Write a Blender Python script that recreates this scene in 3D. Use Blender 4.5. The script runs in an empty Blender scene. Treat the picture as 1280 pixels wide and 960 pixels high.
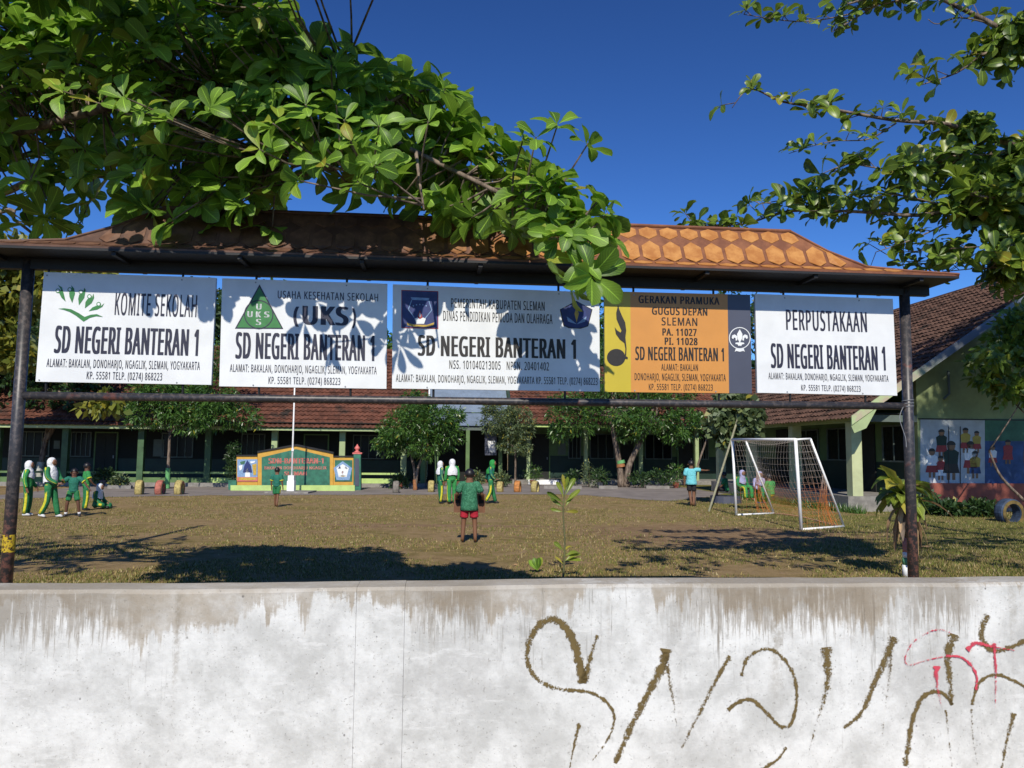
import bpy, math, random
import numpy as np
from mathutils import Vector, Matrix, Euler
R = math.radians
rng = np.random.default_rng(7)
random.seed(7)
sc = bpy.context.scene
C = sc.collection

# ------------------------------------------------------------------ camera
F = 960.0
EYE = Vector((0, 0, 1.6))
PITCH, ROLL = R(4.94), R(0.5)
CM = (Matrix.Rotation(math.pi / 2 + PITCH, 3, 'X') @ Matrix.Rotation(ROLL, 3, 'Z'))
cd = bpy.data.cameras.new('camera'); cam = bpy.data.objects.new('camera', cd); C.objects.link(cam)
cd.sensor_width = 36; cd.lens = F / 1280 * 36; cd.clip_end = 2000; cd.clip_start = .05
cam.matrix_world = Matrix.Translation(EYE) @ CM.to_4x4()
sc.camera = cam
# ------------------------------------------------------------------ light
SUN_EL = 40.5
world = bpy.data.worlds.new('World'); sc.world = world; world.use_nodes = True
wn = world.node_tree; wn.nodes.clear()
sky = wn.nodes.new('ShaderNodeTexSky'); sky.sky_type = 'NISHITA'; sky.sun_disc = False
sky.sun_elevation = R(SUN_EL); sky.sun_rotation = R(181.5)
sky.altitude = 0; sky.air_density = 1.0; sky.dust_density = 0.0; sky.ozone_density = 10
bg = wn.nodes.new('ShaderNodeBackground'); bg.inputs[1].default_value = 0.055
gm = wn.nodes.new('ShaderNodeGamma'); gm.inputs[1].default_value = 1.45
wo = wn.nodes.new('ShaderNodeOutputWorld')
wn.links.new(sky.outputs[0], gm.inputs[0]); wn.links.new(gm.outputs[0], bg.inputs[0]); wn.links.new(bg.outputs[0], wo.inputs[0])
sd = bpy.data.lights.new('sun', 'SUN'); sun = bpy.data.objects.new('sun', sd); C.objects.link(sun)
sd.energy = 4.6; sd.angle = R(0.5); sd.color = (1, .935, .82)
sdir = Vector((.025, 1, -math.tan(R(SUN_EL))))
sun.rotation_euler = sdir.to_track_quat('-Z', 'Y').to_euler(); sun.location = (0, -30, 30)
sc.view_settings.view_transform = 'Standard'; sc.view_settings.look = 'None'
sc.view_settings.exposure = 0.0; sc.view_settings.gamma = 1

# ------------------------------------------------------------------ site frame
TH = R(5.6)
E1 = Vector((math.cos(TH), math.sin(TH), 0)); E2 = Vector((-math.sin(TH), math.cos(TH), 0))
def W(a, b, z=0.): return E1 * a + E2 * b + Vector((0, 0, z))
def AB(p): return (p.dot(E1), p.dot(E2), p.z)
def ray(px, py): return CM @ Vector(((px - 640) / F, -(py - 480) / F, -1))
def at(px, py, Y):
    d = ray(px, py); return EYE + d * (Y / d.y)
def atb(px, py, b):
    d = ray(px, py); return EYE + d * (b / d.dot(E2))
def grd(px, py, z=0.):
    d = ray(px, py); return EYE + d * ((z - EYE.z) / d.z)
def proj(p):
    q = CM.transposed() @ (Vector(p) - EYE)
    return (640 + F * q.x / -q.z, 480 - F * q.y / -q.z, -q.z)

# ------------------------------------------------------------------ object helpers
def tag(o, label=None, cat=None, group=None, kind=None):
    if label: o['label'] = label
    if cat: o['category'] = cat
    if group: o['group'] = group
    if kind: o['kind'] = kind
    return o
def thing(name, loc, label, cat, group=None, rz=0):
    o = bpy.data.objects.new(name, None); C.objects.link(o); o.location = loc; o.rotation_euler = (0, 0, rz)
    o.empty_display_size = .1
    return tag(o, label, cat, group)
def absloc(p):
    v = Vector((0, 0, 0))
    while p is not None:
        v += p.location; p = p.parent
    return v
def link(name, me, parent=None):
    o = bpy.data.objects.new(name, me); C.objects.link(o)
    if parent is not None: o.parent = parent
    return o
def mesh(name, verts, faces, mat, parent=None, local=False, smooth=False, uv=None, kind=None):
    me = bpy.data.meshes.new(name)
    off = Vector((0, 0, 0)) if (local or parent is None) else absloc(parent)
    me.from_pydata([(v[0] - off.x, v[1] - off.y, v[2] - off.z) for v in verts], [], faces)
    if mat is not None: me.materials.append(mat)
    if smooth: me.polygons.foreach_set('use_smooth', [True] * len(me.polygons))
    if uv is not None:
        l = me.uv_layers.new(name='UVMap')
        for p in me.polygons:
            for li in p.loop_indices: l.data[li].uv = uv[me.loops[li].vertex_index]
    me.update()
    o = link(name, me, parent)
    if kind: o['kind'] = kind
    return o
class MB:
    def __init__(s): s.v = []; s.f = []
    def add(s, v, f):
        n = len(s.v); s.v += [tuple(x) for x in v]; s.f += [tuple(i + n for i in q) for q in f]; return s
    def box(s, a0, a1, b0, b1, z0, z1):          # in site coordinates
        v = [W(a, b, z) for z in (z0, z1) for b in (b0, b1) for a in (a0, a1)]
        return s.add(v, BOXF)
    def lbox(s, x0, x1, y0, y1, z0, z1):
        v = [(x, y, z) for z in (z0, z1) for y in (y0, y1) for x in (x0, x1)]
        return s.add(v, BOXF)
    def hexa(s, pts): return s.add(pts, BOXF)
    def tube(s, pts, rad, n=8, cap=True):
        v, f = tube(pts, rad, n, cap); return s.add(v, f)
    def prism(s, poly, off):                      # poly list of Vector, extruded by off
        n = len(poly); off = Vector(off)
        v = [Vector(p) for p in poly] + [Vector(p) + off for p in poly]
        f = [tuple(range(n)), tuple(range(2 * n - 1, n - 1, -1))] + [(i, i + n, (i + 1) % n + n, (i + 1) % n) for i in range(n)]
        return s.add(v, f)
    def build(s, name, mat, parent=None, **k): return mesh(name, s.v, s.f, mat, parent, **k)
BOXF0 = [(0, 1, 2, 3), (7, 6, 5, 4), (0, 4, 5, 1), (1, 5, 6, 2), (2, 6, 7, 3), (3, 7, 4, 0)]
BOXF = [(0, 2, 3, 1), (4, 5, 7, 6), (0, 1, 5, 4), (2, 6, 7, 3), (0, 4, 6, 2), (1, 3, 7, 5)]
def tube(pts, rad, n=8, cap=True):
    pts = [Vector(p) for p in pts]
    if not hasattr(rad, '__len__'): rad = [rad] * len(pts)
    V = []; Fc = []; up = None
    for i, p in enumerate(pts):
        t = (pts[min(i + 1, len(pts) - 1)] - pts[max(i - 1, 0)]).normalized()
        if up is None:
            up = Vector((0, 0, 1)) if abs(t.z) < .9 else Vector((0, 1, 0))
        x = t.cross(up)
        if x.length < 1e-5: x = t.orthogonal()
        x.normalize(); y = x.cross(t).normalized(); up = y
        r = rad[i]; ra, rb = (r if hasattr(r, '__len__') else (r, r))
        for k in range(n):
            a = 2 * math.pi * k / n; V.append(p + x * (ra * math.cos(a)) + y * (rb * math.sin(a)))
    for i in range(len(pts) - 1):
        for k in range(n):
            k2 = (k + 1) % n; Fc.append((i * n + k, i * n + k2, (i + 1) * n + k2, (i + 1) * n + k))
    if cap: Fc.append(tuple(range(n - 1, -1, -1))); Fc.append(tuple((len(pts) - 1) * n + k for k in range(n)))
    return V, Fc
def smoothpath(pts, n=5):
    pts = [Vector(p) for p in pts]; out = []
    P = [pts[0]] + pts + [pts[-1]]
    for i in range(1, len(P) - 2):
        for k in range(n):
            t = k / n; a, b, c, d = P[i - 1], P[i], P[i + 1], P[i + 2]
            out.append(.5 * ((2 * b) + (c - a) * t + (2 * a - 5 * b + 4 * c - d) * t * t + (3 * b - a - 3 * c + d) * t ** 3))
    out.append(pts[-1]); return out

# ------------------------------------------------------------------ materials
class NT:
    def __init__(s, name):
        s.m = bpy.data.materials.new(name); s.m.use_nodes = True; s.t = s.m.node_tree; s.t.nodes.clear()
        s.out = s.n('ShaderNodeOutputMaterial'); s.co = s.n('ShaderNodeNewGeometry').outputs['Position']
    def n(s, k): return s.t.nodes.new(k)
    def l(s, a, b): s.t.links.new(a, b)
    def put(s, sock, v):
        if isinstance(v, bpy.types.NodeSocket): s.l(v, sock)
        elif v is not None:
            if hasattr(v, '__len__') and len(v) == 3 and sock.type == 'RGBA': v = (*v, 1)
            sock.default_value = v
    def math(s, op, a, b=None, c=None, clamp=False):
        n = s.n('ShaderNodeMath'); n.operation = op; n.use_clamp = clamp
        for i, v in enumerate((a, b, c)):
            if v is not None: s.put(n.inputs[i], v)
        return n.outputs[0]
    def map(s, v, scale=(1, 1, 1), loc=(0, 0, 0)):
        n = s.n('ShaderNodeMapping'); s.l(v, n.inputs[0]); n.inputs[3].default_value = scale; n.inputs[1].default_value = loc
        return n.outputs[0]
    def noise(s, scale=5, detail=4, rough=.55, vec=None, dist=0):
        n = s.n('ShaderNodeTexNoise'); n.inputs['Scale'].default_value = scale; n.inputs['Detail'].default_value = detail
        n.inputs['Roughness'].default_value = rough; n.inputs['Distortion'].default_value = dist
        s.l(vec if vec is not None else s.co, n.inputs['Vector']); return n.outputs['Fac']
    def voro(s, scale, vec=None, feature='F1', out='Distance'):
        n = s.n('ShaderNodeTexVoronoi'); n.feature = feature; n.inputs['Scale'].default_value = scale
        s.l(vec if vec is not None else s.co, n.inputs['Vector']); return n.outputs[out]
    def step(s, v, a, b, lo=0., hi=1.):
        n = s.n('ShaderNodeMapRange'); n.interpolation_type = 'SMOOTHSTEP'; s.put(n.inputs[0], v)
        for i, x in zip((1, 2, 3, 4), (a, b, lo, hi)): s.put(n.inputs[i], x)
        return n.outputs[0]
    def mix(s, f, a, b, blend='MIX'):
        n = s.n('ShaderNodeMix'); n.data_type = 'RGBA'; n.blend_type = blend
        s.put(n.inputs[0], f); s.put(n.inputs[6], a); s.put(n.inputs[7], b); return n.outputs[2]
    def xyz(s, v=None):
        n = s.n('ShaderNodeSeparateXYZ'); s.l(v if v is not None else s.co, n.inputs[0]); return n.outputs
    def bump(s, h, strength=.3, dist=.01):
        n = s.n('ShaderNodeBump'); n.inputs['Strength'].default_value = strength; n.inputs['Distance'].default_value = dist
        s.l(h, n.inputs['Height']); return n.outputs[0]
    def bsdf(s, col, rough=.7, normal=None, metal=0, spec=None, alpha=None):
        n = s.n('ShaderNodeBsdfPrincipled'); s.put(n.inputs['Base Color'], col); s.put(n.inputs['Roughness'], rough)
        n.inputs['Metallic'].default_value = metal
        if spec is not None: n.inputs['Specular IOR Level'].default_value = spec
        if normal is not None: s.l(normal, n.inputs['Normal'])
        if alpha is not None: s.put(n.inputs['Alpha'], alpha)
        return n.outputs[0]
    def done(s, sh): s.l(sh, s.out.inputs[0]); return s.m
def cmul(c, k): return tuple(min(1, x * k) for x in c[:3])
_mc = {}
def paint(name, col, rough=.7, var=.25, scale=6, bump=.15, bscale=60, metal=0, spec=None):
    if name in _mc: return _mc[name]
    n = NT(name); f = n.noise(scale, 5, .6)
    c = n.mix(n.step(f, .3, .7), cmul(col, 1 - var), cmul(col, 1 + var * .6))
    h = n.noise(bscale, 3, .6)
    m = n.done(n.bsdf(c, rough, n.bump(h, bump, .004 if bump < .85 else .03), metal, spec)); _mc[name] = m; return m

def leafmat(name, dark, light, yellow=(.30, .26, .03), rough=.38, trans=.32, ytop=.9, veins=True):
    n = NT(name)
    oi = n.n('ShaderNodeObjectInfo'); at_ = n.n('ShaderNodeAttribute'); at_.attribute_name = 'tint'
    r = n.math('FRACT', n.math('ADD', oi.outputs['Random'], at_.outputs['Fac']))
    c = n.mix(r, dark, light)
    c = n.mix(n.step(r, ytop, min(1, ytop + .08)), c, yellow)
    if veins:
        u = n.xyz(n.n('ShaderNodeUVMap').outputs[0])
        mid = n.step(n.math('ABSOLUTE', n.math('SUBTRACT', u[0], .5)), .015, .04, 1, 0)
        sv = n.math('ADD', n.math('MULTIPLY', u[1], 9), n.math('MULTIPLY', n.math('ABSOLUTE', n.math('SUBTRACT', u[0], .5)), -6))
        ln = n.step(n.math('ABSOLUTE', n.math('SUBTRACT', n.math('FRACT', sv), .5)), .02, .09, .35, 0)
        c = n.mix(n.math('MAXIMUM', n.math('MULTIPLY', mid, .8), ln), c, cmul(light, 2.0))
    p = n.bsdf(c, rough, spec=.5)
    t = n.n('ShaderNodeBsdfTranslucent'); n.l(n.mix(.5, c, cmul(light, 1.6)), t.inputs[0])
    ms = n.n('ShaderNodeMixShader'); ms.inputs[0].default_value = trans
    n.l(p, ms.inputs[1]); n.l(t.outputs[0], ms.inputs[2])
    return n.done(ms.outputs[0])
M_leafL = leafmat('leaf_green', (.05, .115, .012), (.25, .42, .045), rough=.5, trans=.38)
M_leafR = leafmat('leaf_olive', (.04, .085, .012), (.20, .29, .035), ytop=.9)
M_leafY = leafmat('leaf_yellowish', (.06, .10, .015), (.30, .30, .05), veins=False, ytop=.8)
M_leafB = leafmat('leaf_mango', (.022, .07, .014), (.10, .20, .035), rough=.35, trans=.2, veins=False, ytop=.97)
M_leafD = leafmat('leaf_dark', (.015, .045, .012), (.05, .10, .025), rough=.45, trans=.2, veins=False, ytop=.98)
M_leafG = leafmat('leaf_grey', (.06, .10, .04), (.16, .21, .09), rough=.5, trans=.2, veins=False, ytop=.9)
M_leafS = leafmat('leaf_strap', (.10, .17, .02), (.28, .33, .05), yellow=(.40, .34, .05), veins=True, ytop=.75)
M_dead = leafmat('leaf_dead', (.28, .17, .08), (.50, .34, .19), yellow=(.45, .30, .15), rough=.8, trans=.15)
def barkmat():
    n = NT('bark'); f = n.noise(14, 6, .65, n.map(n.co, (1, 1, .3)))
    return n.done(n.bsdf(n.mix(n.step(f, .35, .65), (.06, .04, .028), (.26, .20, .15)), .85, n.bump(f, .6, .01)))
M_bark = barkmat()
M_iron = None
def ironmat():
    n = NT('painted_steel_pipe'); f = n.noise(30, 5, .7); g = n.noise(5, 4, .6)
    c = n.mix(n.step(f, .48, .62), (.035, .033, .036), (.09, .075, .07))
    c = n.mix(n.step(g, .6, .72), c, (.16, .06, .045))
    x = n.xyz(); low = n.step(x[2], 1.25, .95)
    c = n.mix(n.math('MULTIPLY', low, n.step(f, .45, .6)), c, (.20, .09, .07))
    return n.done(n.bsdf(c, .42, n.bump(f, .25, .003), spec=.5))
M_iron = ironmat()
M_black = paint('black_steel', (.009, .009, .01), .6)
M_white = paint('white_enamel', (.88, .88, .86), .45, .06, 12)
M_board = paint('white_sign_sheet', (.76, .77, .76), .4, .07, 4, .05, 8)
M_ink = paint('dark_navy_print', (.022, .022, .045), .5, .2, 40, 0)
M_inkb = paint('black_print', (.02, .016, .012), .5, .2, 40, 0)
M_orange = paint('orange_sign_sheet', (.62, .27, .055), .4, .06, 3, .03)
M_yellow = paint('yellow_sign_sheet', (.55, .43, .03), .4, .06, 3, .03)
M_slate = paint('slate_sign_sheet', (.075, .08, .11), .4, .08, 3, .03)
M_gprint = paint('green_print', (.04, .20, .05), .5, .15, 20, 0)
M_bprint = paint('blue_print', (.02, .035, .15), .5, .25, 20, 0)
M_rprint = paint('red_print', (.35, .03, .03), .5, .2, 20, 0)
M_wprint = paint('white_print', (.78, .80, .80), .5, .05, 20, 0)
M_lprint = paint('pale_blue_print', (.22, .35, .55), .5, .25, 25, 0)
M_oprint = paint('ochre_print', (.55, .36, .05), .5, .25, 25, 0)
M_alu = paint('aluminium_edge', (.30, .31, .32), .4, .1, 10, .05)

def groundmat():
    n = NT('dry_grass_and_soil')
    a = n.noise(.55, 6, .6); b = n.noise(3.5, 6, .7); c_ = n.noise(40, 4, .7); d_ = n.noise(.18, 3, .5)
    x = n.xyz()
    def ell(cx, cy, rx, ry, soft=.5):
        dx = n.math('DIVIDE', n.math('SUBTRACT', x[0], cx), rx); dy = n.math('DIVIDE', n.math('SUBTRACT', x[1], cy), ry)
        r = n.math('ADD', n.math('MULTIPLY', dx, dx), n.math('MULTIPLY', dy, dy))
        r = n.math('ADD', r, n.math('MULTIPLY', n.math('SUBTRACT', b, .5), 1.6))
        return n.step(r, 1 - soft, 1 + soft, 1, 0)
    right = n.step(x[0], 3.5, 8)
    green = n.step(n.math('ADD', n.math('MULTIPLY', a, 1.0), n.math('MULTIPLY', right, .12)), .45, .66)
    gcol = n.mix(n.step(b, .35, .65), (.16, .125, .042), (.27, .205, .08))
    gcol = n.mix(n.math('MULTIPLY', right, .6), gcol, (.10, .14, .025))
    dry = n.mix(n.step(b, .3, .7), (.22, .15, .07), (.34, .245, .12))
    c = n.mix(green, dry, gcol)
    m = ell(*GP1, 3.0, 1.9)
    m = n.math('MAXIMUM', m, ell(*GP2, 3.2, .28)); m = n.math('MAXIMUM', m, ell(*GP3, 1.3, .3))
    m = n.math('MAXIMUM', m, n.math('MULTIPLY', n.step(b, .50, .66), .85))
    c = n.mix(m, c, n.mix(n.step(b, .3, .7), (.20, .125, .065), (.30, .205, .115)))
    c = n.mix(n.step(c_, .56, .75), c, (.36, .29, .17))
    c = n.mix(n.step(c_, .42, .25), c, (.06, .05, .02))
    return n.done(n.bsdf(c, .95, n.bump(n.math('ADD', c_, n.math('MULTIPLY', b, 2)), .7, .03), spec=.1))
g1 = grd(905, 668); g2 = grd(540, 657); g3 = grd(430, 658)
GP1, GP2, GP3 = (g1.x, g1.y), (g2.x, g2.y), (g3.x, g3.y)
M_ground = groundmat()
M_path = paint('grey_paving', (.22, .19, .17), .9, .25, 1.2, .4, 30)
M_asph = paint('asphalt', (.06, .06, .06), .9, .2, 3, .4, 80)
M_conc = paint('weathered_concrete', (.25, .235, .21), .85, .3, 4, .5, 30)
M_lgreen = paint('pale_green_paint', (.36, .45, .22), .6, .15, 3)
M_mgreen = paint('mid_green_wall', (.11, .19, .065), .6, .2, 2)
M_dgreen = paint('dark_green_paint', (.007, .030, .018), .55, .25, 3)  # dark green wall paint, deepened for the verandah shade
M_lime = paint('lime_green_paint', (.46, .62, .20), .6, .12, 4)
M_dwall = paint('shaded_interior_wall', (.006, .009, .007), .8, .3, 2)  # near-black because verandah shade is put into the wall colour
M_shut = paint('old_wood_shutter', (.012, .014, .010), .7, .3, 5)
M_frame = paint('grey_window_frame', (.11, .14, .12), .6, .15, 6)
def glassm():
    n = NT('dark_window_glass'); return n.done(n.bsdf((.008, .009, .010), .25, spec=.15))
M_glass = glassm()
def rooftile(name, a, b, moss=(.05, .045, .035)):
    n = NT(name)
    v = n.voro(1.0, n.map(n.co, (4.5, 4.5, 5)), out='Color'); f = n.noise(1.2, 5, .6); g = n.noise(9, 4, .7)
    s = n.n('ShaderNodeSeparateColor'); n.l(v, s.inputs[0])
    c = n.mix(s.outputs[0], a, b); c = n.mix(n.step(f, .52, .75), c, moss); c = n.mix(n.step(g, .58, .8), c, cmul(b, 1.5))
    return n.done(n.bsdf(c, .85, n.bump(g, .4, .01), spec=.2))
M_tile = rooftile('clay_roof_tiles', (.085, .036, .024), (.185, .075, .048), (.035, .03, .025))
M_tile2 = rooftile('brown_roof_tiles', (.055, .032, .024), (.14, .078, .055), (.03, .026, .022))
M_metal = paint('blue_grey_metal_roof', (.22, .28, .36), .5, .15, 2, .1)

# ================================================================== SETTING
S = 600
tag(mesh('ground', [(-S, -S, 0), (S, -S, 0), (S, S, 0), (-S, S, 0)], [(0, 1, 2, 3)], M_ground), kind='structure')
tag(mesh('street', [W(-60, -6, .004), W(60, -6, .004), W(60, 2.9, .004), W(-60, 2.9, .004)], [(0, 1, 2, 3)], M_asph), kind='structure')
edge = [(-60, 625), (0, 623.5), (120, 621.5), (240, 619.5), (340, 619), (460, 618.5), (600, 618), (700, 618), (760, 621), (830, 626), (880, 622), (905, 617)]
pe = []
for i, (x, y) in enumerate(edge):
    p = grd(x, y, .006); pe.append(p)
pe2 = smoothpath(pe, 6)
for i, p in enumerate(pe2): p.y += .18 * math.sin(i * 1.7) + .1 * math.sin(i * 4.1); p.z = .006
top = [W(AB(p)[0], 38.0, .006) for p in pe2]
n_ = len(pe2)
tag(mesh('path', pe2 + top, [(i, i + 1, n_ + i + 1, n_ + i) for i in range(n_ - 1)], M_path), kind='structure')

# ---- grass blades (real geometry over the lawn)
def grass():
    n = 165000
    Y = 9.0 + (rng.random(n) ** 1.5) * 19; X = (rng.random(n) * 1.5 - .75) * Y
    def nz(x, y):
        return (np.sin(x * 1.3 + 1.1 * np.sin(y * .9)) + np.sin(y * 2.1 + 1.7 * np.sin(x * .7)) + np.sin(x * 3.7 + y * 2.9) * .7 + np.sin(x * 7.1 - y * 6.3) * .5) / 3.2
    d = nz(X, Y) + .35 * (X > 4) + rng.random(n) * .7 - .22
    keep = d > 0
    for (cx, cy), rx, ry in ((GP1, 2.8, 1.7), (GP2, 3.0, .3)):
        keep &= (((X - cx) / rx) ** 2 + ((Y - cy) / ry) ** 2 + rng.random(n) * .8 > 1)
    pedge = np.interp(X, [p.x for p in pe], [p.y for p in pe]); keep &= (Y < pedge + .1)
    X = X[keep]; Y = Y[keep]; n = len(X)
    h = .018 + .035 * rng.random(n) ** 2; h += (X > 5) * .012
    big = rng.random(n) < .012; h[big] *= 2
    a = rng.random(n) * 6.283; w = .005 + .005 * rng.random(n)
    lx = (rng.random(n) - .5) * 1.4 * h; ly = (rng.random(n) - .5) * 1.4 * h
    V = np.zeros((n, 3, 3)); dx = np.cos(a) * w; dy = np.sin(a) * w
    V[:, 0, 0] = X - dx; V[:, 0, 1] = Y - dy; V[:, 1, 0] = X + dx; V[:, 1, 1] = Y + dy; V[:, 2, 0] = X + lx; V[:, 2, 1] = Y + ly; V[:, 2, 2] = h
    tint = rng.random(n)
    return V, tint
def tri_object(name, V, k, tint, mat, parent=None, kind='stuff'):
    """V: n x k x 3 polygons with k corners"""
    n = len(V); me = bpy.data.meshes.new(name)
    off = absloc(parent) if parent is not None else Vector((0, 0, 0))
    V = V - np.array(off)
    me.vertices.add(n * k); me.vertices.foreach_set('co', V.reshape(-1).astype(np.float32))
    me.loops.add(n * k); me.loops.foreach_set('vertex_index', np.arange(n * k, dtype=np.int32))
    me.polygons.add(n); me.polygons.foreach_set('loop_start', np.arange(0, n * k, k, dtype=np.int32))
    me.polygons.foreach_set('loop_total', np.full(n, k, dtype=np.int32))
    at_ = me.attributes.new('tint', 'FLOAT', 'POINT'); at_.data.foreach_set('value', np.repeat(tint, k).astype(np.float32))
    me.update(); me.materials.append(mat)
    o = link(name, me, parent)
    if kind: o['kind'] = kind
    return o
def grassmat():
    n = NT('grass_blades'); a = n.n('ShaderNodeAttribute'); a.attribute_name = 'tint'
    f = n.noise(.55, 4, .6); r = n.math('FRACT', n.math('ADD', a.outputs['Fac'], 0))
    x = n.xyz(); right = n.step(x[0], 3.5, 8, 0, .14)
    c = n.mix(r, (.175, .135, .04), (.36, .275, .11))
    c = n.mix(n.step(n.math('ADD', r, n.math('SUBTRACT', n.math('MULTIPLY', f, .8), n.math('ADD', right, .3))), .55, .75, 1, 0), c, (.135, .15, .035))
    c = n.mix(n.step(r, .90, .96), c, (.42, .35, .19))
    return n.done(n.bsdf(c, .8, spec=.15))
V_, t_ = grass()
tag(tri_object('grass', V_, 3, t_, grassmat()), kind='stuff')

# ================================================================== CONCRETE WALL with graffiti
WB = 3.434                                                          # front face
ztop = 1.6 - 177 / 960 * 3.24
def wallmat():
    n = NT('whitewashed_concrete'); x = n.xyz()
    d = n.math('SUBTRACT', ztop, x[2])
    xv = n.map(n.co, (1, 1, .05))
    L = n.math('ADD', n.math('MULTIPLY', n.step(n.noise(1.1, 4, .6, xv), .40, .66), .20), n.math('MULTIPLY', n.step(n.noise(9, 4, .7, xv), .48, .8), .20))
    L = n.math('ADD', L, n.math('MULTIPLY', n.math('SUBTRACT', n.noise(7, 6, .75), .5), .16))
    cov = n.step(n.math('SUBTRACT', d, L), -.13, .10, 1, 0)
    sn = n.math('ADD', n.math('MULTIPLY', n.noise(48, 4, .7, n.map(n.co, (1, 1, .045))), .7), n.math('MULTIPLY', n.noise(55, 4, .75), .3))
    st = n.step(n.math('ADD', sn, n.math('MULTIPLY', cov, .62)), .76, .93)
    st = n.math('MULTIPLY', st, n.step(n.noise(6, 5, .7), .28, .62, .35, 1))
    dr = n.math('MULTIPLY', n.step(n.noise(40, 4, .75, n.map(n.co, (1, 1, .05))), .56, .68), n.step(n.noise(2.6, 3, .6, n.map(n.co, (1, 1, .3), (4, 0, 0))), .42, .58))
    dr = n.math('MULTIPLY', dr, n.step(n.math('ADD', d, n.math('MULTIPLY', n.noise(2.2, 2, .5, xv), -.6)), -.1, .14, 1, 0))
    long_ = n.step(n.noise(6, 3, .6, n.map(n.co, (1, 1, .035), (3, 0, 0))), .57, .68)
    long_ = n.math('MULTIPLY', long_, n.math('MULTIPLY', n.step(d, .1, .75, .85, 0), n.step(n.noise(30, 5, .75), .35, .62)))
    w = n.mix(n.step(n.noise(3.1, 8, .7), .35, .62), (.53, .525, .49), (.75, .745, .705))
    w = n.mix(n.step(n.noise(1.5, 7, .72, n.map(n.co, (1, 1, 1), (9, 3, 1))), .50, .68, 0, .6), w, (.43, .42, .39))
    w = n.mix(n.step(n.noise(26, 7, .8), .52, .70, 0, .55), w, (.40, .39, .36))
    w = n.mix(n.step(n.noise(9, 6, .75, n.map(n.co, (.35, 1, 1.6), (2, 7, 0))), .56, .66, 0, .45), w, (.80, .79, .75))
    def band(c0, w0): return n.step(n.math('ABSOLUTE', n.math('SUBTRACT', x[0], c0)), w0, w0 * .3, 0, 1)
    dk = n.math('MAXIMUM', n.math('MAXIMUM', band(1.25, .75), band(2.0, .25)), n.math('MAXIMUM', band(-.25, .25), band(-1.9, .5)))
    drk = n.math('MULTIPLY', dk, n.step(n.math('ADD', n.noise(60, 4, .75, n.map(n.co, (1, 1, .07))), n.math('MULTIPLY', n.step(d, .02, .36, .34, 0), 1)), .62, .80))
    stc = n.mix(n.noise(4, 6, .75), (.23, .18, .12), (.52, .46, .37))
    c = n.mix(n.math('MULTIPLY', st, .88), w, stc)
    c = n.mix(n.math('MULTIPLY', dr, .75), c, (.18, .155, .12))
    c = n.mix(n.math('MULTIPLY', drk, .62), c, (.20, .155, .10))
    c = n.mix(n.math('MULTIPLY', long_, .8), c, (.28, .24, .18))
    c = n.mix(n.step(d, .028, .006, 0, .5), c, (.36, .33, .28))
    v = n.voro(17, n.map(n.co, (1, 1, .8))); vm = n.step(v, .03, .10, 1, 0)
    vm = n.math('MULTIPLY', vm, n.step(n.noise(3, 3, .6, n.map(n.co, (1, 1, 1), (0, 5, 2))), .5, .6))
    c = n.mix(n.math('MULTIPLY', vm, .8), c, (.16, .15, .14))
    sp = n.step(n.noise(85, 2, .5), .66, .72); c = n.mix(n.math('MULTIPLY', sp, .5), c, (.22, .2, .17))
    h = n.math('ADD', n.noise(18, 6, .65), n.math('MULTIPLY', n.noise(3, 3, .5), 2))
    h = n.math('SUBTRACT', h, n.math('MULTIPLY', vm, .6))
    return n.done(n.bsdf(c, .85, n.bump(h, .35, .012), spec=.25))
M_wall = wallmat()
wall = thing('boundary_wall', W(0, WB, 0), 'low whitewashed concrete wall with rain stains and brown scrawled graffiti', 'wall')
def wallseg(a0, a1):
    m = MB(); n = max(2, int((a1 - a0) / .12)); rnd = random.Random(int(a0 * 77))
    rows = [0, .5, ztop - .02, ztop]
    V = []; 
    for i in range(n + 1):
        a = a0 + (a1 - a0) * i / n
        ch = .012 + .006 * rnd.random(); zt = ztop + .004 * math.sin(a * 1.9) + .0025 * rnd.random(); th = .172 + .004 * rnd.random()
        pr = [(WB, 0), (WB, zt - ch), (WB + ch * .7, zt), (WB + th - ch, zt + .002), (WB + th, zt - ch), (WB + th, 0)]
        V += [W(a, b, z) for b, z in pr]
    k = 6; Fc = [(i * k + j, (i + 1) * k + j, (i + 1) * k + j + 1, i * k + j + 1) for i in range(n) for j in range(k - 1)]
    Fc += [tuple(range(k)), tuple(n * k + j for j in range(k - 1, -1, -1))]
    mesh('wall_panel', V, Fc, M_wall, wall)
aL = AB(atb(443, 850, WB))[0]; aR = AB(atb(504, 850, WB))[0]
wallseg(-14, aL - .0006); wallseg(aL + .0006, aR - .0006); wallseg(aR + .0006, 14)
# graffiti ribbons
def brushmat(name, col, dens=.5):
    n = NT(name); u = n.xyz(n.n('ShaderNodeUVMap').outputs[0])
    e = n.math('ABSOLUTE', n.math('SUBTRACT', u[0], .5))
    f = n.math('ADD', n.math('MULTIPLY', n.noise(120, 5, .85), .7), n.math('MULTIPLY', n.noise(26, 4, .7), .3))
    f = n.math('ADD', n.math('MULTIPLY', n.math('SUBTRACT', f, .5), 1.8), .5)
    th = n.math('ADD', n.math('MULTIPLY', n.math('POWER', n.math('MULTIPLY', e, 2), 1.6), .34), dens)
    wet = n.math('MULTIPLY', u[1], .24)
    al = n.step(n.math('ADD', n.math('SUBTRACT', f, th), wet), -.02, .05)
    c = n.mix(n.noise(30, 4, .6), cmul(col, .7), cmul(col, 1.3))
    return n.done(n.bsdf(c, .8, alpha=al, spec=.2))
M_brush = brushmat('brown_brush_paint', (.155, .11, .042), .50)
M_redb = brushmat('faded_red_paint', (.58, .07, .10), .54)
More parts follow.
